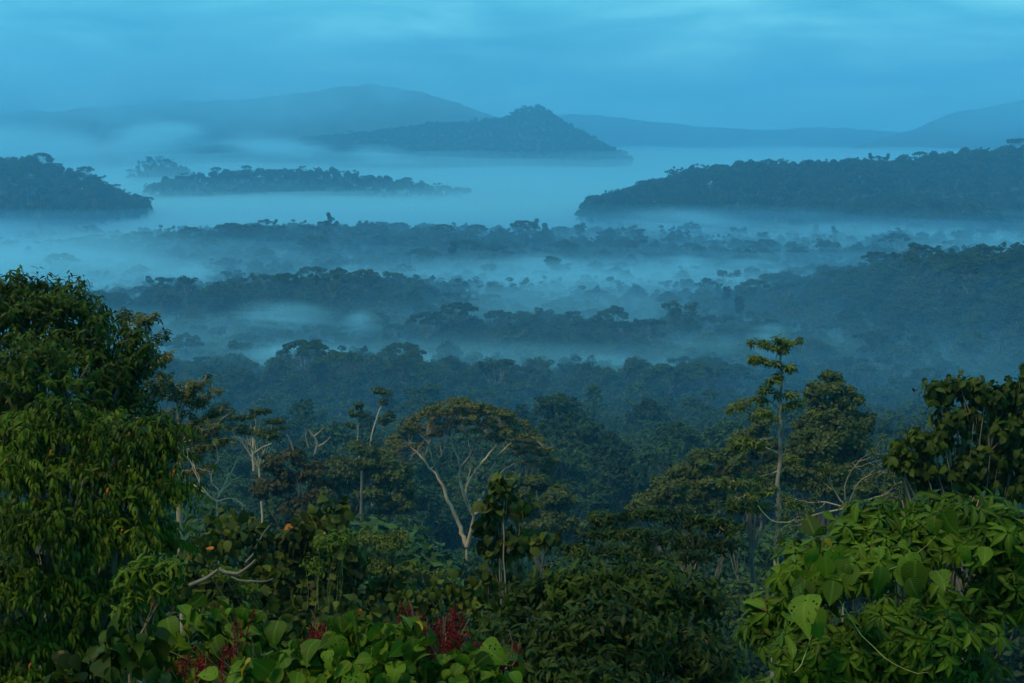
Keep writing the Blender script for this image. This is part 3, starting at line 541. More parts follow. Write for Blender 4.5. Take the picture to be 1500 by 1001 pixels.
# ------------------------------------------------------------------ the trees that stand out in the middle distance
def big_tree(name, label, seed, d, lob, size, mat, per=330, gap=.05, tr=.4, base_px=None, base_py=None, bark="bark", extra=None, sub=11, limbs=True, group=None, jitter=.35, under=-.9, fork=.72):
    rng = np.random.default_rng(seed); L = px_lobes(d, lob); mean_a = np.mean([r[0] * r[2] for c, r in L]); Cs, Ns, Ts = [], [], []
    for c, r in L:
        C, N, T = lobe_cloud(rng, [(c, r)], int(per * r[0] * r[2] / mean_a), size, sub, gap, jitter, under); Cs.append(C); Ns.append(N); Ts.append(T)
    C, N, T = np.concatenate(Cs), np.concatenate(Ns), np.concatenate(Ts); V, F = leaf_cards(C, N, size, rng); tint = np.repeat(T, 4)
    b = on_ground(base_px if base_px is not None else np.mean([l[0] for l in lob]), d)
    if base_py: b = at(base_px, base_py, d)
    VF = wood(b, L, rng, tr, sub=3, fork=fork) if limbs else [(np.zeros((0, 3)), np.zeros((0, 4), int))]
    if extra: V2, F2 = tubes(extra(rng, d, b), 7); VF = [(np.concatenate([VF[0][0], V2]), np.concatenate([VF[0][1], F2 + len(VF[0][0])]))]
    return plant(name, label, "tree", b, [("trunk", wood_part(VF, M[bark])), ("crown", lambda o: mesh_from("crown", V - o, [F], [M[mat]], col=tint))], group)
def limb(rng, d, pts, r0, r1, dd=0.0, wob=.02):
    """A limb along photo points, d metres off, drifting dd metres in depth; smoothed and slightly crooked."""
    n = len(pts); P = np.array([at(x, y, d + dd * i / (n - 1)) for i, (x, y) in enumerate(pts)]); t = np.linspace(0, n - 1, 3 * n); Q = np.stack([np.interp(t, np.arange(n), P[:, k]) for k in range(3)], 1)
    for _ in range(2): Q[1:-1] = (Q[:-2] + 2 * Q[1:-1] + Q[2:]) / 4
    L = np.linalg.norm(Q[-1] - Q[0]); Q[1:-1] += rng.normal(0, wob * L / 4, Q[1:-1].shape); return Q, np.linspace(r0, r1, len(Q))
def umbrella_tree():
    rng = np.random.default_rng(61); d = 185; limbs = []; twigs = []
    main = [([(683, 880), (683, 838), (684, 800)], 1.05, .85, 0), ([(684, 802), (677, 780), (668, 758), (655, 730), (646, 706), (634, 693), (620, 674), (605, 660)], .62, .3, 3), ([(684, 802), (690, 782), (694, 758), (692, 752)], .7, .5, -1),
        ([(693, 758), (681, 733), (674, 710), (675, 690), (670, 668), (659, 645)], .5, .22, -4), ([(681, 733), (683, 715), (696, 694), (711, 676), (728, 655), (738, 640)], .4, .18, 4), ([(693, 757), (699, 740), (707, 728), (716, 706), (721, 680), (738, 660), (765, 641)], .45, .18, 1), ([(694, 757), (708, 750), (724, 742), (731, 730)], .36, .14, -5),
        ([(716, 706), (727, 702), (741, 688), (767, 678), (795, 674)], .3, .1, 5), ([(634, 693), (640, 686), (650, 672), (652, 660)], .2, .1, -3), ([(646, 706), (636, 680), (631, 655), (627, 635)], .26, .12, -2), ([(675, 690), (690, 672), (695, 650), (700, 630)], .25, .1, -3), ([(683, 715), (690, 690), (688, 660), (684, 632)], .25, .1, 3)]
    ends = []
    grow = lambda x, y: (684 + (x - 684) * 1.06, 838 + (y - 838) * 1.035) if y < 838 else (x, y)
    for pts, r0, r1, dd in main:
        pts = [grow(*q) for q in pts]; Q, rr = limb(rng, d, pts, r0 * .52, min(.08, r1 * .3), dd); limbs.append((Q, rr)); ends += [Q[k] for k in (-1, -3, -5)] if len(pts) > 3 and pts[-1][1] < 700 else []
    knot = at(679, 829, d - .8); limbs.append((np.array([at(683, 832, d), knot]), np.array([.4, .25])))
    lob = []
    for k in range(190):
        t = rng.uniform(-1, 1); q = rng.uniform(0, 1); px = 687 + 118 * t; top = 592 + 74 * abs(t) ** 2.3 + (8 if t > 0 else 0); py = top + 3 + (36 + 44 * abs(t)) * q ** 1.8 * (1 - .3 * abs(t)); lob.append((px, py, rng.uniform(10, 17), rng.uniform(4, 7), rng.uniform(-8, 8) * math.sqrt(max(0, 1 - t * t))))
    lob += [(800, 688, 12, 6), (792, 672, 14, 7), (770, 652, 14, 7), (674, 640, 8, 7), (585, 648, 12, 6), (600, 640, 14, 7), (770, 662, 7, 6, -3)]
    lob = [(*grow(l[0], l[1]), *l[2:]) for l in lob]; L = px_lobes(d, lob); ends = np.array(ends)
    for c, r in L:
        a = ends[np.argmin(np.linalg.norm(ends - c + np.array([0, 0, 2.0]), axis=1))]; P = bend(a, c, rng, 6, wob=.05, sag=-.03); twigs.append((P, np.linspace(.06, .02, 6)))
        for _ in range(4): twigs.append((bend(P[rng.integers(2, 5)], np.asarray(c) + rand_dirs(rng, 1, 0)[0] * np.asarray(r) * .9, rng, 4, wob=.06), np.linspace(.03, .015, 4)))
    C, N, T = lobe_cloud(rng, L, 260, .5, 9, .22); V, F = leaf_cards(C, N, .46, rng); tint = np.repeat(T, 4); b = at(683, 880, d); gz = float(ground_z(b[0], d)); b[2] = gz
    limbs.append((np.array([b, at(683, 880, d)]), np.array([.8, .5])))
    plant("umbrella_tree", "tall tree with bare pale forking limbs under a wide thin olive dome", "tree", b, [("trunk", wood_part(tubes(limbs, 8), M["bark_pale"])), ("fine_branching", wood_part(tubes(twigs, 4), M["bark_dead"])), ("crown", lambda o: mesh_from("crown", V - o, [F], [M["leaf_olive"]], col=tint))])
umbrella_tree()
big_tree("crowned_tree", "dense dark green tree with a tall lumpy crown behind the thin tiered tree", 62, 135, [(1210, 565, 30, 26), (1240, 590, 28, 26), (1215, 600, 34, 24), (1195, 620, 30, 28), (1235, 640, 40, 30), (1180, 630, 24, 26), (1220, 680, 50, 34), (1190, 580, 16, 18), (1225, 625, 46, 34), (1262, 625, 20, 30), (1200, 650, 44, 36), (1250, 665, 36, 28), (1165, 660, 34, 30), (1215, 700, 50, 34), (1160, 700, 40, 30), (1275, 612, 10, 10)], .5, "leaf_tree", 1900, .02, .5, 1215)
big_tree("round_tree", "small rounded dark tree close behind the trunk of the thin tiered tree", 63, 145, [(1108, 625, 24, 24), (1090, 650, 24, 24), (1120, 660, 30, 28), (1080, 690, 30, 26), (1125, 700, 34, 28)], .5, "leaf_tree", 1900, .02, .4, 1108)
big_tree("dome_tree", "broad smooth olive green dome-shaped tree above the terraced bush", 64, 140, [(1035, 682, 34, 28), (1068, 676, 26, 26), (1005, 700, 34, 26), (975, 718, 34, 24), (1045, 705, 44, 26), (1000, 745, 60, 24), (990, 710, 34, 26), (955, 735, 34, 22), (1020, 730, 44, 26), (935, 750, 24, 16), (1070, 730, 34, 26)], .5, "leaf_tree", 2300, .0, .5, 1010)
big_tree("domed_tree", "dark round-headed tree beside the umbrella tree, over a bluish valley", 65, 165, [(785, 718, 34, 24), (820, 735, 34, 26), (760, 735, 30, 26), (800, 765, 50, 26), (845, 765, 26, 22), (750, 705, 16, 16)], .6, "leaf_tree", 1600, .02, .45, 800)
big_tree("dark_tree", "broad dark tree with its brown trunk showing below, left of the umbrella tree", 66, 170, [(530, 668, 34, 24), (505, 690, 36, 26), (560, 685, 34, 24), (590, 700, 26, 24), (480, 715, 34, 28), (540, 710, 44, 28), (590, 735, 30, 24), (500, 745, 34, 22), (565, 745, 30, 16)], .6, "leaf_tree", 1400, .05, .45, 530, extra=lambda rng, d, b: [(bend(at(530, 800, d - 5), at(530, 690, d - 5), rng, 6, wob=.01), np.linspace(.21, .15, 6))])
big_tree("brownish_tree", "ragged brownish tree with bare branch tips, between the dead tree and the dark tree", 67, 125, [(430, 668, 24, 20), (400, 680, 22, 18), (455, 690, 26, 20), (420, 710, 36, 24), (470, 720, 28, 24), (390, 720, 26, 22), (440, 745, 40, 24)], .5, "leaf_brown", 760, .12, .2, 430, bark="bark_dead", extra=lambda rng, d, b: [limb(rng, d, [(462, 665), (466, 648), (456, 636), (451, 628)], .16, .05), limb(rng, d, [(460, 640), (470, 632), (474, 627)], .1, .05), limb(rng, d, [(466, 655), (478, 648), (484, 640)], .12, .05), limb(rng, d, [(452, 655), (448, 640), (450, 630)], .1, .05), limb(rng, d, [(430, 660), (425, 645), (420, 636)], .1, .04)])
def flat_tree(name, label, seed, d, lob, limbs, size, mat, base_px, per=260, bark="bark_pale", gap=.15):
    big_tree(name, label, seed, d, lob, size, mat, per, gap, .14, base_px, None, bark, lambda rng, d, b: [limb(rng, d, p, r0, r1, dd) for p, r0, r1, dd in limbs], sub=9, limbs=True, fork=.9)
flat_tree("flat_topped_tree", "flat-topped tree on pale spreading limbs, beyond the bare dead tree", 68, 130, [(375, 604, 26, 6), (352, 612, 24, 6), (400, 618, 22, 6), (345, 628, 22, 7), (412, 630, 20, 6), (375, 635, 30, 8), (395, 640, 24, 8)], [([(372, 690), (370, 660), (373, 625)], .16, .07, 0), ([(371, 660), (360, 645), (345, 640)], .08, .03, -2), ([(371, 655), (390, 640), (408, 634)], .08, .03, 2), ([(372, 665), (385, 655), (398, 650)], .1, .05, -2), ([(372, 672), (378, 680), (386, 690)], .14, .08, 2)], .42, "leaf_tree", 372)
def thin_pair(name, label, seed, pts, lob):
    big_tree(name, label, seed, 225, lob, .6, "leaf_tree", 260, .15, .3, pts[0][0], None, "bark_pale", lambda rng, d, b: [limb(rng, d, pts, .17, .06)], sub=9, limbs=False)
thin_pair("slender_tree", "slender crooked pale tree with two small leaf tufts, nearest the umbrella tree", 69, [(541, 690), (543, 640), (552, 615), (560, 590), (556, 576)], [(555, 574, 14, 7), (566, 578, 10, 6), (560, 590, 10, 6), (570, 612, 13, 10), (562, 618, 12, 7)])
thin_pair("slender_tree", "slender pale tree with one narrow tuft and a bare crooked twig", 70, [(527, 690), (523, 640), (525, 615), (526, 598)], [(525, 596, 9, 8), (518, 606, 10, 8), (512, 625, 10, 8), (528, 608, 9, 7)])
# trees carrying their leaves in flat tiers
def tiered(name, label, seed, d, trunk, tiers, size, mat, r0, dens=9, bark="bark", shape="ovate", thick=.18):
    """trunk: photo points bottom to top; tiers: (limb points, first leafy point 0..1, spread px)."""
    rng = np.random.default_rng(seed); k = d / FPX; paths = [limb(rng, d, trunk, r0, r0 * .3, 0, .016)]; Cs = []
    for pts, t0, spread in tiers:
        Q, rr = limb(rng, d, pts, r0 * .38, r0 * .12, rng.uniform(-1, 1) * spread * k * 2.5, .03); paths.append((Q, rr)); n = len(Q)
        ln = np.linalg.norm(Q[-1] - Q[0]); m = max(4, int(dens * (ln * (1 - t0) + spread * k)))
        for _ in range(m):
            t = rng.uniform(t0, 1.02) * (n - 1); i = min(int(t), n - 2); p = Q[i] + (Q[i + 1] - Q[i]) * (t - i); o = rng.normal(0, spread * k * .5, 3) * np.array([1, 1.6, .45]); e = p + o + np.array([0, 0, abs(o[2]) * .5]); paths.append((bend(p, e, rng, 4, wob=.08), np.linspace(r0 * .1, r0 * .05, 4))); Cs.append(e)
    C = np.array(Cs); lv = Leaves(); A = np.tile([[0, 0, 1.0]], (len(C), 1)) + rng.normal(0, .3, (len(C), 3)); palmate(lv, C, A, size, rng, shape, 7, .15, rng.uniform(0, 1, len(C))); palmate(lv, C + DOWN * size * .3, A, size, rng, shape, 5, .45, rng.uniform(0, .8, len(C)))
    b = at(*trunk[0], d); gz = float(ground_z(b[0], d)); 
    if gz < b[2]: paths.append((np.array([[b[0], b[1], gz - .5], b]), np.array([r0 * 1.3, r0])))
    b = np.array([b[0], b[1], min(gz, b[2])])
    plant(name, label, "tree", b, [("trunk", wood_part(tubes(paths, 7), M[bark])), ("crown", lambda o: lv.mesh("crown", M[mat], o))])
tiered("tiered_tree", "tall thin tree with leaf clusters in separate flat tiers along its spotted trunk", 71, 68, [(1138, 790), (1142, 740), (1139, 700), (1144, 650), (1141, 610), (1146, 560), (1143, 530), (1147, 500)], [
    ([(1145, 520), (1125, 502), (1100, 502)], .1, 8), ([(1145, 515), (1158, 500), (1172, 496)], .1, 8), ([(1146, 505), (1140, 497), (1136, 496)], .0, 8), ([(1144, 535), (1115, 526), (1098, 524)], .1, 8), ([(1144, 535), (1155, 540), (1166, 542)], .2, 8), ([(1144, 585), (1125, 570), (1118, 572)], .1, 9), ([(1143, 582), (1155, 576), (1164, 580)], .2, 9),
    ([(1142, 600), (1120, 582), (1090, 588), (1072, 600)], .3, 10), ([(1142, 605), (1158, 588), (1172, 592)], .2, 9), ([(1142, 640), (1100, 648), (1070, 655)], .3, 10), ([(1141, 620), (1125, 600), (1112, 602)], .2, 8), ([(1141, 665), (1110, 650), (1075, 645)], .3, 9), ([(1140, 690), (1100, 705), (1060, 706)], .3, 10), ([(1140, 680), (1160, 670), (1172, 672)], .3, 9), ([(1139, 720), (1160, 735), (1185, 742)], .3, 10), ([(1139, 715), (1110, 720), (1080, 730)], .2, 10), ([(1139, 740), (1120, 745), (1095, 745)], .2, 10), ([(1146, 545), (1140, 555), (1130, 558)], .1, 7)], .30, "leaf_tiered", .14, 15, "bark_spotted")
def right_tree():
    bush("large_leaved_tree", "tree with drooping broad leaves and scattered orange ones, behind the finger-leaved shrub", 72, 31, [(1375, 580, 26, 24), (1410, 572, 30, 26), (1445, 585, 34, 28), (1490, 580, 34, 30), (1400, 620, 40, 34), (1460, 630, 50, 40), (1370, 655, 40, 30), (1430, 680, 60, 40), (1500, 680, 50, 50), (1340, 640, 22, 14), (1320, 658, 20, 9), (1390, 710, 60, 30), (1345, 690, 36, 22), (1470, 725, 60, 34), (1510, 550, 16, 20), (1310, 680, 24, 14), (1530, 620, 50, 60)], "alt", .21, "leaf_droop", 11, r0=.16, stem="bark", cat="tree", base=1440, multi=1, L_=.35, m=6, droop=1.1, shape="wide", tname="trunk", fname="crown", fork=.6)
right_tree()
big_tree("round_tree", "low olive tree tucked under the edge of the large-leaved tree", 73, 120, [(1300, 700, 30, 18), (1330, 710, 34, 20), (1270, 715, 26, 18), (1300, 735, 50, 22)], .5, "leaf_tree", 700, .05, .35, 1300)
def twiggy(name, label, seed, d, stems, mat, leaf=None, r0=.06, n=26, cat="tree", depth=3, base=None, tufts=()):
    """A bare crown of crooked, forking branches, with a few leaves left on it."""
    rng = np.random.default_rng(seed); paths, tips = [], []
    def fork(p, v, L, r, k):
        q = p + v * L; P = bend(p, q, rng, 5, wob=.12); paths.append((P, np.linspace(r, r * .6, 5)))
        if k == 0: tips.append(q); return
        for _ in range(2 if rng.uniform() < .75 else 3): fork(P[-1], unit(v + rng.normal(0, .55, 3) + np.array([0, 0, .08])), L * rng.uniform(.5, .85), r * .58, k - 1)
    for pts, k in stems:
        Q, rr = limb(rng, d, pts, r0, r0 * .5, rng.uniform(-1, 1), .03); paths.append((Q, rr))
        for t in (.55, .8, 1.0):
            i = min(int(t * (len(Q) - 1)), len(Q) - 2); v = unit(Q[i + 1] - Q[i]); fork(Q[i], unit(v + rng.normal(0, .45, 3)), np.linalg.norm(Q[-1] - Q[0]) * .32, r0 * .42, k)
    b = at(*stems[0][0][0], d); gz = float(ground_z(b[0], d)); b0 = np.array([b[0], b[1], min(gz, b[2] - 1)]); paths.append((np.array([b0, b]), np.array([r0 * 1.4, r0]))); parts = [("trunk", wood_part(tubes(paths, 6), M[mat]))]
    if leaf:
        C = np.array(tips)[rng.integers(0, len(tips), n)] + rng.normal(0, .12, (n, 3)); lv = Leaves(); alternate(lv, C, np.tile([[0, 0, 1.0]], (n, 1)) + rng.normal(0, .5, (n, 3)), .25, leaf[1], rng, "ovate", 5, .5); parts.append(("crown", lambda o: lv.mesh("crown", M[leaf[0]], o)))
    plant(name, label, cat, b0, parts)
twiggy("dead_tree", "bare dead tree of pale forking branches over the round-leaved bush", 74, 62, [([(318, 735), (300, 722), (288, 700), (284, 680)], 1), ([(318, 735), (322, 718), (306, 704), (312, 690), (322, 668)], 1), ([(320, 728), (334, 700), (345, 680), (352, 668)], 1), ([(322, 722), (340, 706), (332, 690), (335, 684)], 1), ([(318, 735), (340, 728), (360, 742)], 1), ([(300, 722), (285, 712), (265, 700)], 1)], "dead_wood", None, .042)
twiggy("leafless_shrub", "nearly bare twiggy shrub with pale stems at the back of the finger-leaved shrub", 75, 48, [([(1240, 745), (1236, 715), (1246, 690), (1262, 672)], 2), ([(1240, 745), (1252, 715), (1268, 698), (1290, 690)], 2), ([(1240, 745), (1222, 720), (1214, 700)], 2), ([(1240, 745), (1210, 735), (1180, 738)], 2), ([(1240, 745), (1275, 730), (1310, 722)], 2), ([(1240, 745), (1200, 752), (1165, 765)], 2)], "dead_wood", ("leaf_round", .17), .032, 260, "shrub")
tiered("sparse_tree", "sparse tree with thin leafy tiers rising behind the big dark rounded tree", 76, 60, [(190, 640), (192, 580), (190, 520), (188, 470)], [
    ([(190, 520), (205, 480), (222, 462)], .2, 12), ([(190, 500), (180, 470), (185, 455)], .1, 12), ([(191, 540), (215, 505), (245, 490)], .3, 11), ([(191, 560), (220, 540), (248, 518)], .3, 12), ([(191, 550), (205, 525), (228, 515)], .2, 12), ([(192, 580), (215, 570), (242, 548)], .2, 12), ([(192, 600), (225, 580), (240, 570)], .2, 12), ([(190, 480), (200, 462), (212, 470)], .2, 10)], .26, "leaf_tier", .13, 19, "bark_pale")
tiered("sparse_tree", "sparse brownish tree with pale limbs and tufted tiers, beside the drooping-leaved tree's top", 77, 68, [(262, 720), (264, 660), (262, 610), (258, 570)], [
    ([(262, 610), (280, 570), (300, 556)], .2, 12), ([(262, 590), (250, 565), (240, 560)], .1, 12), ([(262, 620), (290, 590), (318, 572)], .2, 12), ([(263, 640), (295, 615), (325, 600)], .3, 12), ([(263, 650), (300, 640), (330, 610)], .3, 12), ([(264, 660), (300, 655), (345, 640)], .3, 13), ([(264, 640), (245, 615), (235, 600)], .1, 14), ([(264, 670), (290, 672), (310, 650)], .2, 13), ([(264, 650), (280, 630), (285, 612)], .1, 14), ([(262, 600), (270, 575), (275, 560)], .1, 12), ([(264, 690), (290, 690), (300, 690)], .1, 14)], .27, "leaf_tier", .16, 17, "dead_wood")
bush("red_stemmed_sapling", "slim red-stemmed sapling with yellowish drooping leaves against the dark drooping-leaved tree", 78, 12.5, [(205, 838, 12, 8), (225, 832, 16, 8), (250, 838, 14, 8), (190, 850, 10, 12), (235, 860, 12, 12), (200, 880, 10, 14), (185, 900, 10, 14)], "alt", .14, "leaf_lime", 18, r0=.022, stem="stem_red", cat="tree", base=212, multi=2, L_=.2, m=5, droop=.5, shape="lance", tname="trunk", fname="crown", fork=.85, wsub=2)
# ------------------------------------------------------------------ the rest of the forest: thousands of far crowns as one mass
def build_forest(name, sel, label):
    pts, idx, sc, ro = PTS[sel], IDX[sel], SCL[sel], ROT[sel]
    me = bpy.data.meshes.new(name); me.vertices.add(len(pts)); me.vertices.foreach_set("co", pts.astype(np.float32).ravel())
    for nm, ty, v in (("idx", "INT", idx.astype(np.int32)), ("scl", "FLOAT", sc.astype(np.float32)), ("rot", "FLOAT", ro.astype(np.float32))):
        a = me.attributes.new(nm, ty, "POINT"); a.data.foreach_set("value", v)
    o = link(name, me, kind="stuff", label=label)
    ng = bpy.data.node_groups.new(name, "GeometryNodeTree"); ng.interface.new_socket("Geometry", in_out="INPUT", socket_type="NodeSocketGeometry"); ng.interface.new_socket("Geometry", in_out="OUTPUT", socket_type="NodeSocketGeometry")
    N, L = ng.nodes, ng.links; gi = N.new("NodeGroupInput"); go = N.new("NodeGroupOutput"); iop = N.new("GeometryNodeInstanceOnPoints")
    j = N.new("GeometryNodeJoinGeometry")
    for k in range(len(MODELS) - 1, -1, -1):
        oi = N.new("GeometryNodeObjectInfo"); oi.inputs["Object"].default_value = PROTO[k]; oi.inputs["As Instance"].default_value = True; L.new(oi.outputs["Geometry"], j.inputs[0])
    L.new(gi.outputs[0], iop.inputs["Points"]); L.new(j.outputs[0], iop.inputs["Instance"]); iop.inputs["Pick Instance"].default_value = True
    def attr(nm, ty): a = N.new("GeometryNodeInputNamedAttribute"); a.data_type = ty; a.inputs["Name"].default_value = nm; return a.outputs["Attribute"]
    L.new(attr("idx", "INT"), iop.inputs["Instance Index"]); cx = N.new("ShaderNodeCombineXYZ"); L.new(attr("rot", "FLOAT"), cx.inputs[2]); L.new(cx.outputs[0], iop.inputs["Rotation"]); L.new(attr("scl", "FLOAT"), iop.inputs["Scale"])
    L.new(iop.outputs[0], go.inputs[0]); md = o.modifiers.new("scatter", "NODES"); md.node_group = ng
    return o
PROTO = []
for kind, mt, mc, mj, H in MODELS: PROTO.append(bpy.data.objects.new("canopy_model", mj))
# the trees one can tell apart: those that show largest, each a thing of its own
def shows():
    """How many pixels of a small picture each tree shows, nearest drawn first; the near plants hide what lies under their outline."""
    W, Hh = 500, 334; buf = np.zeros((Hh, W), bool); sil = np.interp(np.arange(W) * 3, [0, 60, 150, 230, 275, 285, 330, 400, 520, 560, 640, 700, 850, 920, 1000, 1080, 1090, 1200, 1280, 1340, 1370, 1500], [395, 395, 445, 590, 640, 740, 740, 760, 740, 800, 850, 830, 770, 750, 690, 650, 620, 545, 600, 640, 560, 545]) / 3
    for x in range(W): buf[int(sil[x]):, x] = True
    vis = np.zeros(len(PTS), int); o = np.argsort(PTS[:, 1]); cx, cy_ = pix(PTS + np.stack([np.zeros(len(PTS)), np.zeros(len(PTS)), MH[IDX] * SCL - 6 * SCL], 1)); rr = 7.5 * SCL * FPX / PTS[:, 1] / 3
    for i in o:
        if PTS[i, 1] > 1300: break
        r = rr[i]; x0, x1, y0, y1 = int(cx[i] / 3 - r), int(cx[i] / 3 + r) + 1, int(cy_[i] / 3 - r * .8), int(cy_[i] / 3 + r * .8) + 1
        x0, y0 = max(0, x0), max(0, y0)
        if x1 <= x0 or y1 <= y0 or x0 >= W or y0 >= Hh: continue
        b = buf[y0:y1, x0:x1]; vis[i] = int((~b).sum()); b[:] = True
    return vis
VIS = shows(); SINGLE = np.zeros(len(PTS), bool); SINGLE[np.argsort(-VIS)[:262]] = True
LOOK = dict(dome="round-crowned", umbrella="flat-topped", tall="tall bare-trunked", column="narrow-crowned", ragged="open-crowned", low="low bushy")
NUM = "first second third fourth fifth sixth seventh eighth ninth tenth eleventh twelfth thirteenth fourteenth fifteenth sixteenth seventeenth eighteenth nineteenth twentieth".split()
SECT = [(0, "behind the big rounded tree"), (330, "beyond the bare dead tree"), (480, "beyond the slender pale pair"), (600, "behind the umbrella tree"), (800, "above the terraced bush"), (930, "behind the olive dome tree"), (1070, "behind the thin tiered tree"), (1290, "behind the large-leaved tree")]
NEAR = [(0, "on the near slope"), (330, "at the slope foot"), (430, "on the valley floor"), (540, "short of the first mist"), (690, "in the first mist"), (850, "past the first mist")]
def single_trees():
    cells = {}; sx, _ = pix(PTS)
    for i in np.nonzero(SINGLE)[0]:
        s = [t for x, t in SECT if sx[i] >= x or x == 0][-1]; nr = [t for y, t in NEAR if PTS[i, 1] >= y][-1]; cells.setdefault((LOOK[MODELS[IDX[i]][0]], s, nr), []).append(i)
    root = {}
    for (look, s, nr), ids in cells.items():
        ids.sort(key=lambda i: sx[i])
        for q, i in enumerate(ids):
            lab = f"{look} tree {s}, {nr}" if len(ids) == 1 else f"{NUM[q]} from left, {look} tree {s}, {nr}"; k = int(IDX[i])
            if k not in root:
                e = empty("rainforest_tree", (0, 0, 0), lab, "tree", "rainforest trees in the valley"); root[k] = (e, link("trunk", MODELS[k][1], e), link("crown", MODELS[k][2], e))
            else:
                src, t, c = root[k]; e = src.copy(); COL.objects.link(e)
                for ch in (t, c): o = ch.copy(); COL.objects.link(o); o.parent = e
            e["label"] = lab; e.location = PTS[i]; e.rotation_euler = (0, 0, ROT[i]); e.scale = (SCL[i],) * 3
single_trees()
build_forest("rainforest", ~SINGLE, "dense rainforest canopy filling the misty valley and hills")
# ------------------------------------------------------------------ air: haze and mist
def haze_mat(name, color, dens, g):
    m, nt, out = new_mat(name); pv = node(nt, "ShaderNodeVolumePrincipled"); pv.inputs["Color"].default_value = (*color, 1); pv.inputs["Density"].default_value = dens; pv.inputs["Anisotropy"].default_value = g
    nt.links.new(pv.outputs[0], out.inputs["Volume"]); return m
def cuboid(x0, x1, y0, y1, z0, z1):
    V = np.array([(x, y, z) for z in (z0, z1) for y in (y0, y1) for x in (x0, x1)], float)
    return V, np.array([(0, 2, 3, 1), (4, 5, 7, 6), (0, 1, 5, 4), (2, 6, 7, 3), (0, 4, 6, 2), (1, 3, 7, 5)])
HV, HF = cuboid(-box["x"], box["x"], box["y0"], box["y1"], box["z0"], box["z1"])
HAZE = haze_mat("haze_air", (.20, .60, .97), 2.2e-4, .42)
link("haze", mesh_from("haze", HV, [HF], [HAZE]), kind="stuff", label="blue morning haze filling the whole valley")
def mist_sheet(name, x0, x1, y0, y1, zb, ztop, dens, seed, rough=10, wav=420, label="flat sea of pale mist over the valley floor", nx=110, ny=90, edge=.12, mat=None):
    """A closed body of even mist, its top rolling like the real cloud sea and thinning to nothing at its rim. ztop: function of x, y."""
    X, Y = np.meshgrid(np.linspace(x0, x1, nx), np.linspace(y0, y1, ny)); u = (X - x0) / (x1 - x0); v = (Y - y0) / (y1 - y0)
    w = (fbm(X / 500, Y / 500, seed + 5, 3) - .5) * .25
    rim = smooth(0, edge, u + w * .4) * smooth(0, edge, 1 - u + w * .4) * smooth(0, edge, v + w * .4) * smooth(0, edge, 1 - v + w * .4)
    top = zb + .5 + (ztop(X, Y) - zb + (fbm(X / wav, Y / wav, seed, 5) - .5) * 2 * rough).clip(2, None) * rim
    bot = np.full_like(X, zb); i = np.arange(ny - 1)[:, None] * nx + np.arange(nx - 1)[None]; n0 = nx * ny
    F = np.stack([i, i + 1, i + nx + 1, i + nx], -1).reshape(-1, 4); Fb = F[:, ::-1] + n0
    ring = np.concatenate([np.arange(nx), np.arange(1, ny) * nx + nx - 1, (ny - 1) * nx + np.arange(nx - 2, -1, -1), np.arange(ny - 2, 0, -1) * nx]); nr = np.roll(ring, -1)
    S = np.stack([ring, ring + n0, nr + n0, nr], -1)
    V = np.concatenate([np.stack([X, Y, top], -1).reshape(-1, 3), np.stack([X, Y, bot], -1).reshape(-1, 3)])
    return link(name, mesh_from(name, V, [F, Fb, S], [mat or haze_mat("mist_air", MIST_C, dens, .38)], smooth_sh=False), kind="stuff", label=label)
MIST_C = (.43, .82, .98)
def wisp_mat(name, dens, scale, seed, lo=.35, hi=.75, step=1.0):
    m, nt, out = new_mat(name); L = nt.links; tc = node(nt, "ShaderNodeTexCoord"); gm = node(nt, "ShaderNodeVectorMath", operation="LENGTH"); L.new(tc.outputs["Object"], gm.inputs[0])
    fall = node(nt, "ShaderNodeMapRange", interpolation_type="SMOOTHSTEP", i_1=1.0, i_2=.15, i_3=0.0, i_4=1.0)
    ad = node(nt, "ShaderNodeVectorMath", operation="ADD"); ad.inputs[1].default_value = (seed * 3.7, seed * 1.3, seed); L.new(tc.outputs["Object"], ad.inputs[0])
    mp = node(nt, "ShaderNodeMapping"); mp.inputs["Scale"].default_value = scale; L.new(ad.outputs[0], mp.inputs[0])
    nz = node(nt, "ShaderNodeTexNoise", i_Scale=1.0, i_Detail=6.0, i_Roughness=.6, i_Distortion=.9); L.new(mp.outputs[0], nz.inputs["Vector"])
    n2 = node(nt, "ShaderNodeTexNoise", i_Scale=.55, i_Detail=3.0); L.new(mp.outputs[0], n2.inputs["Vector"])          # ragged rim
    rg = node(nt, "ShaderNodeMath", operation="MULTIPLY_ADD", i_1=1.5, i_2=-.62); L.new(n2.outputs["Fac"], rg.inputs[0]); sm = node(nt, "ShaderNodeMath", operation="ADD"); L.new(gm.outputs["Value"], sm.inputs[0]); L.new(rg.outputs[0], sm.inputs[1]); mxx = node(nt, "ShaderNodeMath", operation="MAXIMUM"); L.new(sm.outputs[0], mxx.inputs[0]); L.new(gm.outputs["Value"], mxx.inputs[1]); L.new(mxx.outputs[0], fall.inputs[0])
    mr = node(nt, "ShaderNodeMapRange", i_1=lo, i_2=hi, i_3=0.0, i_4=dens); L.new(nz.outputs["Fac"], mr.inputs[0])
    mu = node(nt, "ShaderNodeMath", operation="MULTIPLY"); L.new(mr.outputs[0], mu.inputs[0]); L.new(fall.outputs[0], mu.inputs[1])
    pv = node(nt, "ShaderNodeVolumePrincipled"); pv.inputs["Color"].default_value = (*MIST_C, 1); pv.inputs["Anisotropy"].default_value = .38; L.new(mu.outputs[0], pv.inputs["Density"])
    L.new(pv.outputs[0], out.inputs["Volume"]); m.cycles.volume_step_rate = step; return m
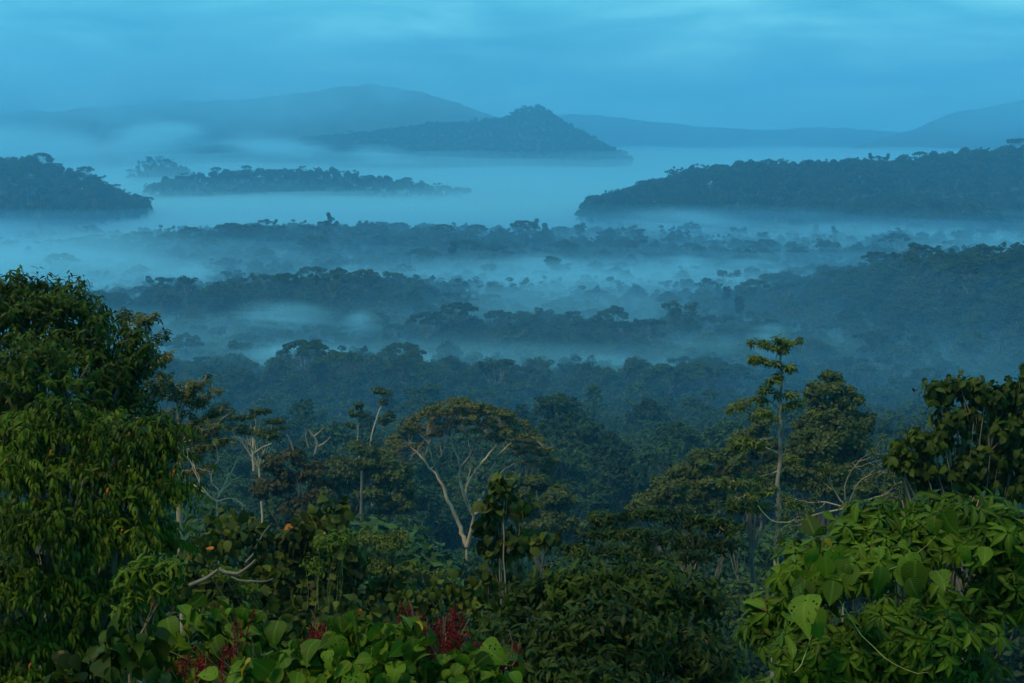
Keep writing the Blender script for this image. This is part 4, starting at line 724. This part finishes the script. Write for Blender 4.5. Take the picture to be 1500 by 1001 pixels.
def ball(nu=24, nv=12):
    V = [(0, 0, 1.0)] + [(math.sin(math.pi * j / nv) * math.cos(2 * math.pi * i / nu), math.sin(math.pi * j / nv) * math.sin(2 * math.pi * i / nu), math.cos(math.pi * j / nv)) for j in range(1, nv) for i in range(nu)] + [(0, 0, -1.0)]
    F4 = [(1 + (j - 1) * nu + i, 1 + j * nu + i, 1 + j * nu + (i + 1) % nu, 1 + (j - 1) * nu + (i + 1) % nu) for j in range(1, nv - 1) for i in range(nu)]; e = len(V) - 1
    F3 = [(0, 1 + i, 1 + (i + 1) % nu) for i in range(nu)] + [(e, 1 + (nv - 2) * nu + (i + 1) % nu, 1 + (nv - 2) * nu + i) for i in range(nu)]
    return np.array(V), [np.array(F4), np.array(F3)]
BV, BF = ball()
def bank(px0, px1, z, d, half_d, half_z, dens, seed, tilt=0.0, grain=1.0, lo=.29, hi=.70, label="", step=.4):
    """A long low bank of drifting mist between two photo columns, d metres off."""
    a, b = at(px0, 400, d), at(px1, 400, d); c = (a + b) / 2; c[2] = z; rx = (b[0] - a[0]) / 2
    o = link("mist_bank", mesh_from("mist_bank", BV, BF, [wisp_mat("mist_wisp", dens, (grain * rx / 230, grain * half_d / 110, 1.5 * grain), seed, lo, hi, step)]), kind="stuff", label=label)
    o.location = c; o.scale = (rx, half_d, half_z); o.rotation_euler = (0, tilt, 0); return o
SEA = lambda a, b: (lambda x, y: a + b * smooth(2200, 4400, y))
mist_sheet("mist_sea", -4200, 4200, 1800, 8600, 2, SEA(24, 22), .0080, 11, rough=12, wav=520, edge=.06)
mist_sheet("mist_sea", -4200, 4200, 1900, 9000, 2, SEA(38, 34), .0030, 12, rough=16, wav=430, edge=.08, label="thinner pale mist over the sea of mist")
mist_sheet("mist_sea", -4200, 4200, 2100, 9400, 2, SEA(56, 52), .0010, 13, rough=22, wav=360, edge=.10, label="faint topmost veil over the sea of mist")
mist_sheet("valley_fog", -1500, 1500, 690, 1990, -25, lambda x, y: 30 + 0 * x, .0042, 14, rough=15, wav=210, edge=.10, label="soft fog filling the hollows between the valley ridges", nx=120, ny=70)
mist_sheet("valley_fog", -1500, 1500, 660, 2000, -25, lambda x, y: 42 + 0 * x, .0011, 15, rough=16, wav=260, edge=.10, label="thin fog above the hollows between the valley ridges", nx=120, ny=70)
mist_sheet("valley_mist", -1500, 1500, 235, 2150, -30, lambda x, y: 62 + 12 * (1 - smooth(240, 420, y)), 7.5e-4, 31, rough=12, wav=300, label="thin blue morning mist lying over the valley trees", nx=80, ny=60, mat=haze_mat("valley_air", (.27, .64, 1.0), 9.5e-4, .42))
for b in (  # px0, px1, z, distance, half depth, half height, density, seed, tilt, label
    (-500, 480, 32, 1260, 330, 42, .028, 1, 0, "pale mist bank drifting behind the round dark tree"),
    (100, 1380, 20, 1250, 190, 28, .034, 2, R(-.5), "long thin mist bank across the middle of the valley"),
    (780, 1750, 22, 1790, 130, 36, .028, 3, R(.5), "mist bank below the wooded ridge"),
    (60, 1230, 22, 745, 80, 27, .045, 4, 0, "low mist bank behind the nearest row of dark trees"),
    (330, 1130, 22, 920, 75, 28, .018, 5, 0, "thin mist between two rows of valley trees"),
    (1100, 1800, 20, 740, 100, 30, .014, 6, R(-1.5), "faint mist lying on the wooded slope"),
    (-300, 540, 22, 900, 120, 30, .018, 7, 0, "mist pooled between the dark tree and the valley trees"),
    (-700, 520, 140, 4150, 420, 85, .0110, 8, R(1.0), "billowing mist around the small far peak"),
    (980, 1290, 100, 6000, 350, 70, .0040, 9, 0, "mist swell lifting before the far ranges"),
    (-1700, 1250, 345, 5650, 330, 255, .0170, 10, 0, "dim cloud hanging on the far mountain"),
    (500, 2500, 280, 6550, 300, 220, .0045, 22, 0, "dim cloud veiling the far side ranges"),
    (-700, 170, 34, 1720, 160, 40, .030, 21, 0, "pale mist filling the valley short of the dark hill"),
    (860, 1120, 40, 1840, 70, 30, .030, 11, R(1.5), "mist plume rising against the lower end of the wooded ridge"),
    (1080, 1330, 34, 1600, 80, 20, .040, 12, R(-2), "bright mist streak sloping down below the wooded ridge"),
    (1260, 1560, 34, 1500, 90, 26, .030, 13, R(1), "loose mist rising before the low second ridge"),
    (620, 1120, 26, 1180, 70, 17, .040, 14, R(1.5), "bright thin mist streak before the row of far trees"),
    (240, 620, 30, 1160, 60, 14, .030, 15, R(-1), "faint mist streak over the valley trees"),
    (560, 820, 26, 760, 50, 18, .040, 16, R(1), "dense patch of low mist behind the umbrella tree"),
    (880, 1180, 28, 780, 60, 18, .030, 17, R(1.5), "mist patch behind the leafy emergent trees"),
    (150, 330, 165, 4000, 200, 60, .0200, 18, R(-2), "curling mist crest above the small far peak"),
    (300, 520, 130, 4100, 180, 50, .0160, 19, R(4), "mist slope trailing off the small far peak"),
    (470, 640, 105, 4300, 180, 40, .0160, 20, R(3), "low mist swell at the foot of the far hill"),
):
    puff = 3500 < b[3] < 5000        # the far cloud crest is billowy, the valley mist is drawn out
    bank(b[0], b[1], b[2], b[3], b[4], b[5], b[6], b[7], b[8], 1.7 if puff else 1.0, *((.36, .56) if puff else (.29, .70)), label=b[9])
_r = np.random.default_rng(91)
for k in range(16):                       # torn shreds of mist caught among the crowns
    d = float(_r.choice([715, 770, 880, 1130, 1180, 1240, 1320, 1760])) + _r.uniform(-25, 25); px = _r.uniform(230, 1180); w = _r.uniform(45, 130) * (700 / d) ** .4
    bank(px - w, px + w, _r.uniform(26, 40), d, _r.uniform(25, 60), _r.uniform(9, 17), _r.uniform(.025, .05), 40 + k, R(_r.uniform(-5, 5)), 1.9, .34, .60, label="shreds of mist caught among the valley trees")
